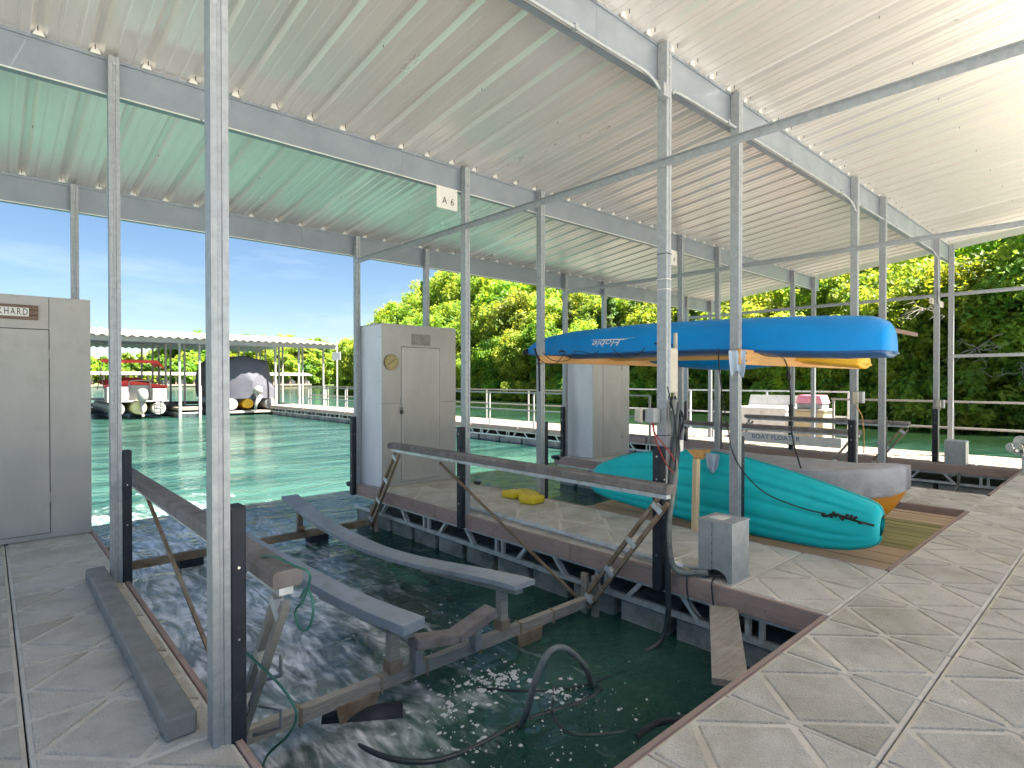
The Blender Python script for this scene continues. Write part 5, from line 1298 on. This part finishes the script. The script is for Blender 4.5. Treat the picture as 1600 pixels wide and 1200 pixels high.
def tree(x, y, z, sc, crown, name, label, group, lift, trunk=True, sz=1.0, rot=None):
    t = thing(name, label, 'tree' if 'shrub' not in name else 'shrub', (x, y, z), group)
    t.rotation_euler = (0, 0, rng.uniform(0, 6.28) if rot is None else rot); t.scale = (sc, sc, sc * sz)
    WLOC[t.name] = Vector((0, 0, 0))
    if trunk: inst('trunk', rng.choice(TR), (0, 0, 0), t)
    inst('crown', crown, (0, 0, lift), t)
    return t
GW = 'trees on the wooded bank behind the docks'
LB = {'leaf': 'leafy yellow green tree in the dense wooded bank behind the docks', 'leaf2': 'dark green leafy tree in the dense wooded bank behind the docks', 'cedar': 'slim dark cedar tree in the dense wooded bank behind the docks'}
n_tree = 0
y = -14.0
rows = []
for row, (off, step, sc0) in enumerate(((1.8, 2.9, .80), (4.6, 3.1, .95), (7.8, 3.4, 1.05), (11.6, 3.8, 1.15), (16.5, 4.6, 1.3), (22.5, 5.6, 1.4))):
    y = -12.0 + row * 1.3
    ymax = 95 if row < 5 else 92
    while y < ymax:
        x = shore_x(y) + off + rng.uniform(-1, 1)
        st = step * (1 + max(0, y - 25) / 70)
        # keep only what the camera side can see
        ang = math.degrees(math.atan2(x, y))
        if (ang > 23.2 and ang < 88) or y > 60:
            r_ = rng.random()
            if r_ < .12 and row < 4: cm, kd = rng.choice(CD), 'cedar'
            else:
                cm = CR[rng.choice((0, 1, 2, 0, 1, 2, 3, 4))]; kd = 'leaf' if cm in CR[:3] else 'leaf2'
            sc = sc0 * rng.uniform(.88, 1.2) * (1.15 if y > 40 else 1)
            tree(x, y + rng.uniform(-.8, .8), hill_z(x, y) - .1, sc, cm, 'cedar_tree' if kd == 'cedar' else 'broadleaf_tree', LB[kd].replace('in the dense wooded bank behind the docks', ('at the waterline ', 'low on the wooded bank ', 'on the lower wooded slope ', 'halfway up the bank ', 'high on the wooded bank ', 'on top of the wooded bank ')[row] + where(x, y)), GW, rng.uniform(3.9, 4.8), sz=rng.uniform(.9, 1.15))
            n_tree += 1
        y += st * rng.uniform(.85, 1.15)
# shrubs along the waterline
y = -6.0
while y < 94:
    for off in (.3, 1.9):
        x = shore_x(y) + off + rng.uniform(-.5, .6); ang = math.degrees(math.atan2(x, y))
        if 23 < ang < 86:
            k = rng.randrange(3)
            tree(x, y, max(-.6, hill_z(x, y)) + .1, rng.uniform(.8, 1.35), SB[k], 'shore_shrub', ('bushy green shrub overhanging the water ' if off < 1 else 'low bushy shrub just behind the shoreline ') + where(x, y), 'shrubs along the water edge', .75, trunk=False)
    y += 1.75 * (1 + max(0, y - 20) / 45) * rng.uniform(.85, 1.15)
# bare dead branches at the right
for k, (bx, by, bz, lb) in enumerate(((27.6, 4.5, 2.4, 'bare white dead branches hanging out of the bank at far right'), (28.2, 6.3, 4.2, 'bare pale dead twigs among leaves behind the right end posts'), (27.6, 3.1, 1.5, 'grey dead branch low over the water at far right'))):
    mb = MB(); r2 = random.Random(k + 40)
    for j in range(9):
        d = Vector((r2.uniform(-1.2, -.2), r2.uniform(-1, 1), r2.uniform(-.6, .5))); p = Vector((bx + 1.8, by, bz + .4)); P = [p]
        for q in range(4):
            p = p + d * .22 + Vector((r2.uniform(-.1, .1), r2.uniform(-.12, .12), r2.uniform(-.15, .08))); P.append(p)
            if q > 0:
                e = p + Vector((r2.uniform(-.4, .1), r2.uniform(-.4, .4), r2.uniform(-.3, .3))); mb.tube([p, e], [.008, .003], 4)
        mb.tube(P, [.014, .012, .009, .006, .003], 5)
    tag(mb.build('dead_branch', 'dead', base=(bx + 1.8, by, bz + .4)), lb, 'branch')
# far shore trees
for row in range(3):
    x = -125
    while x < 120:
        y = 238 + row * 10 + rng.uniform(-4, 4); sc = rng.uniform(.8, 1.25) * (.62 + .16 * row) * (1 + 1.3 * max(0, min(1, (x - 40) / 30)))
        if -.75 < x / y < .5:
            tree(x, y, far_z(x, y), sc, FARC[rng.randrange(3)], 'broadleaf_tree', ('distant tree at the far waterline ', 'distant tree on the far shore slope ', 'distant tree on the far ridge ')[row] + ('seen under the left of the far roof' if x < 10 else 'behind the covered boat' if x < 40 else 'right of the covered boat' if x < 70 else 'beside the wooded point'), 'trees on the far shore', 4.2)
        x += 6.2 * rng.uniform(.8, 1.2)
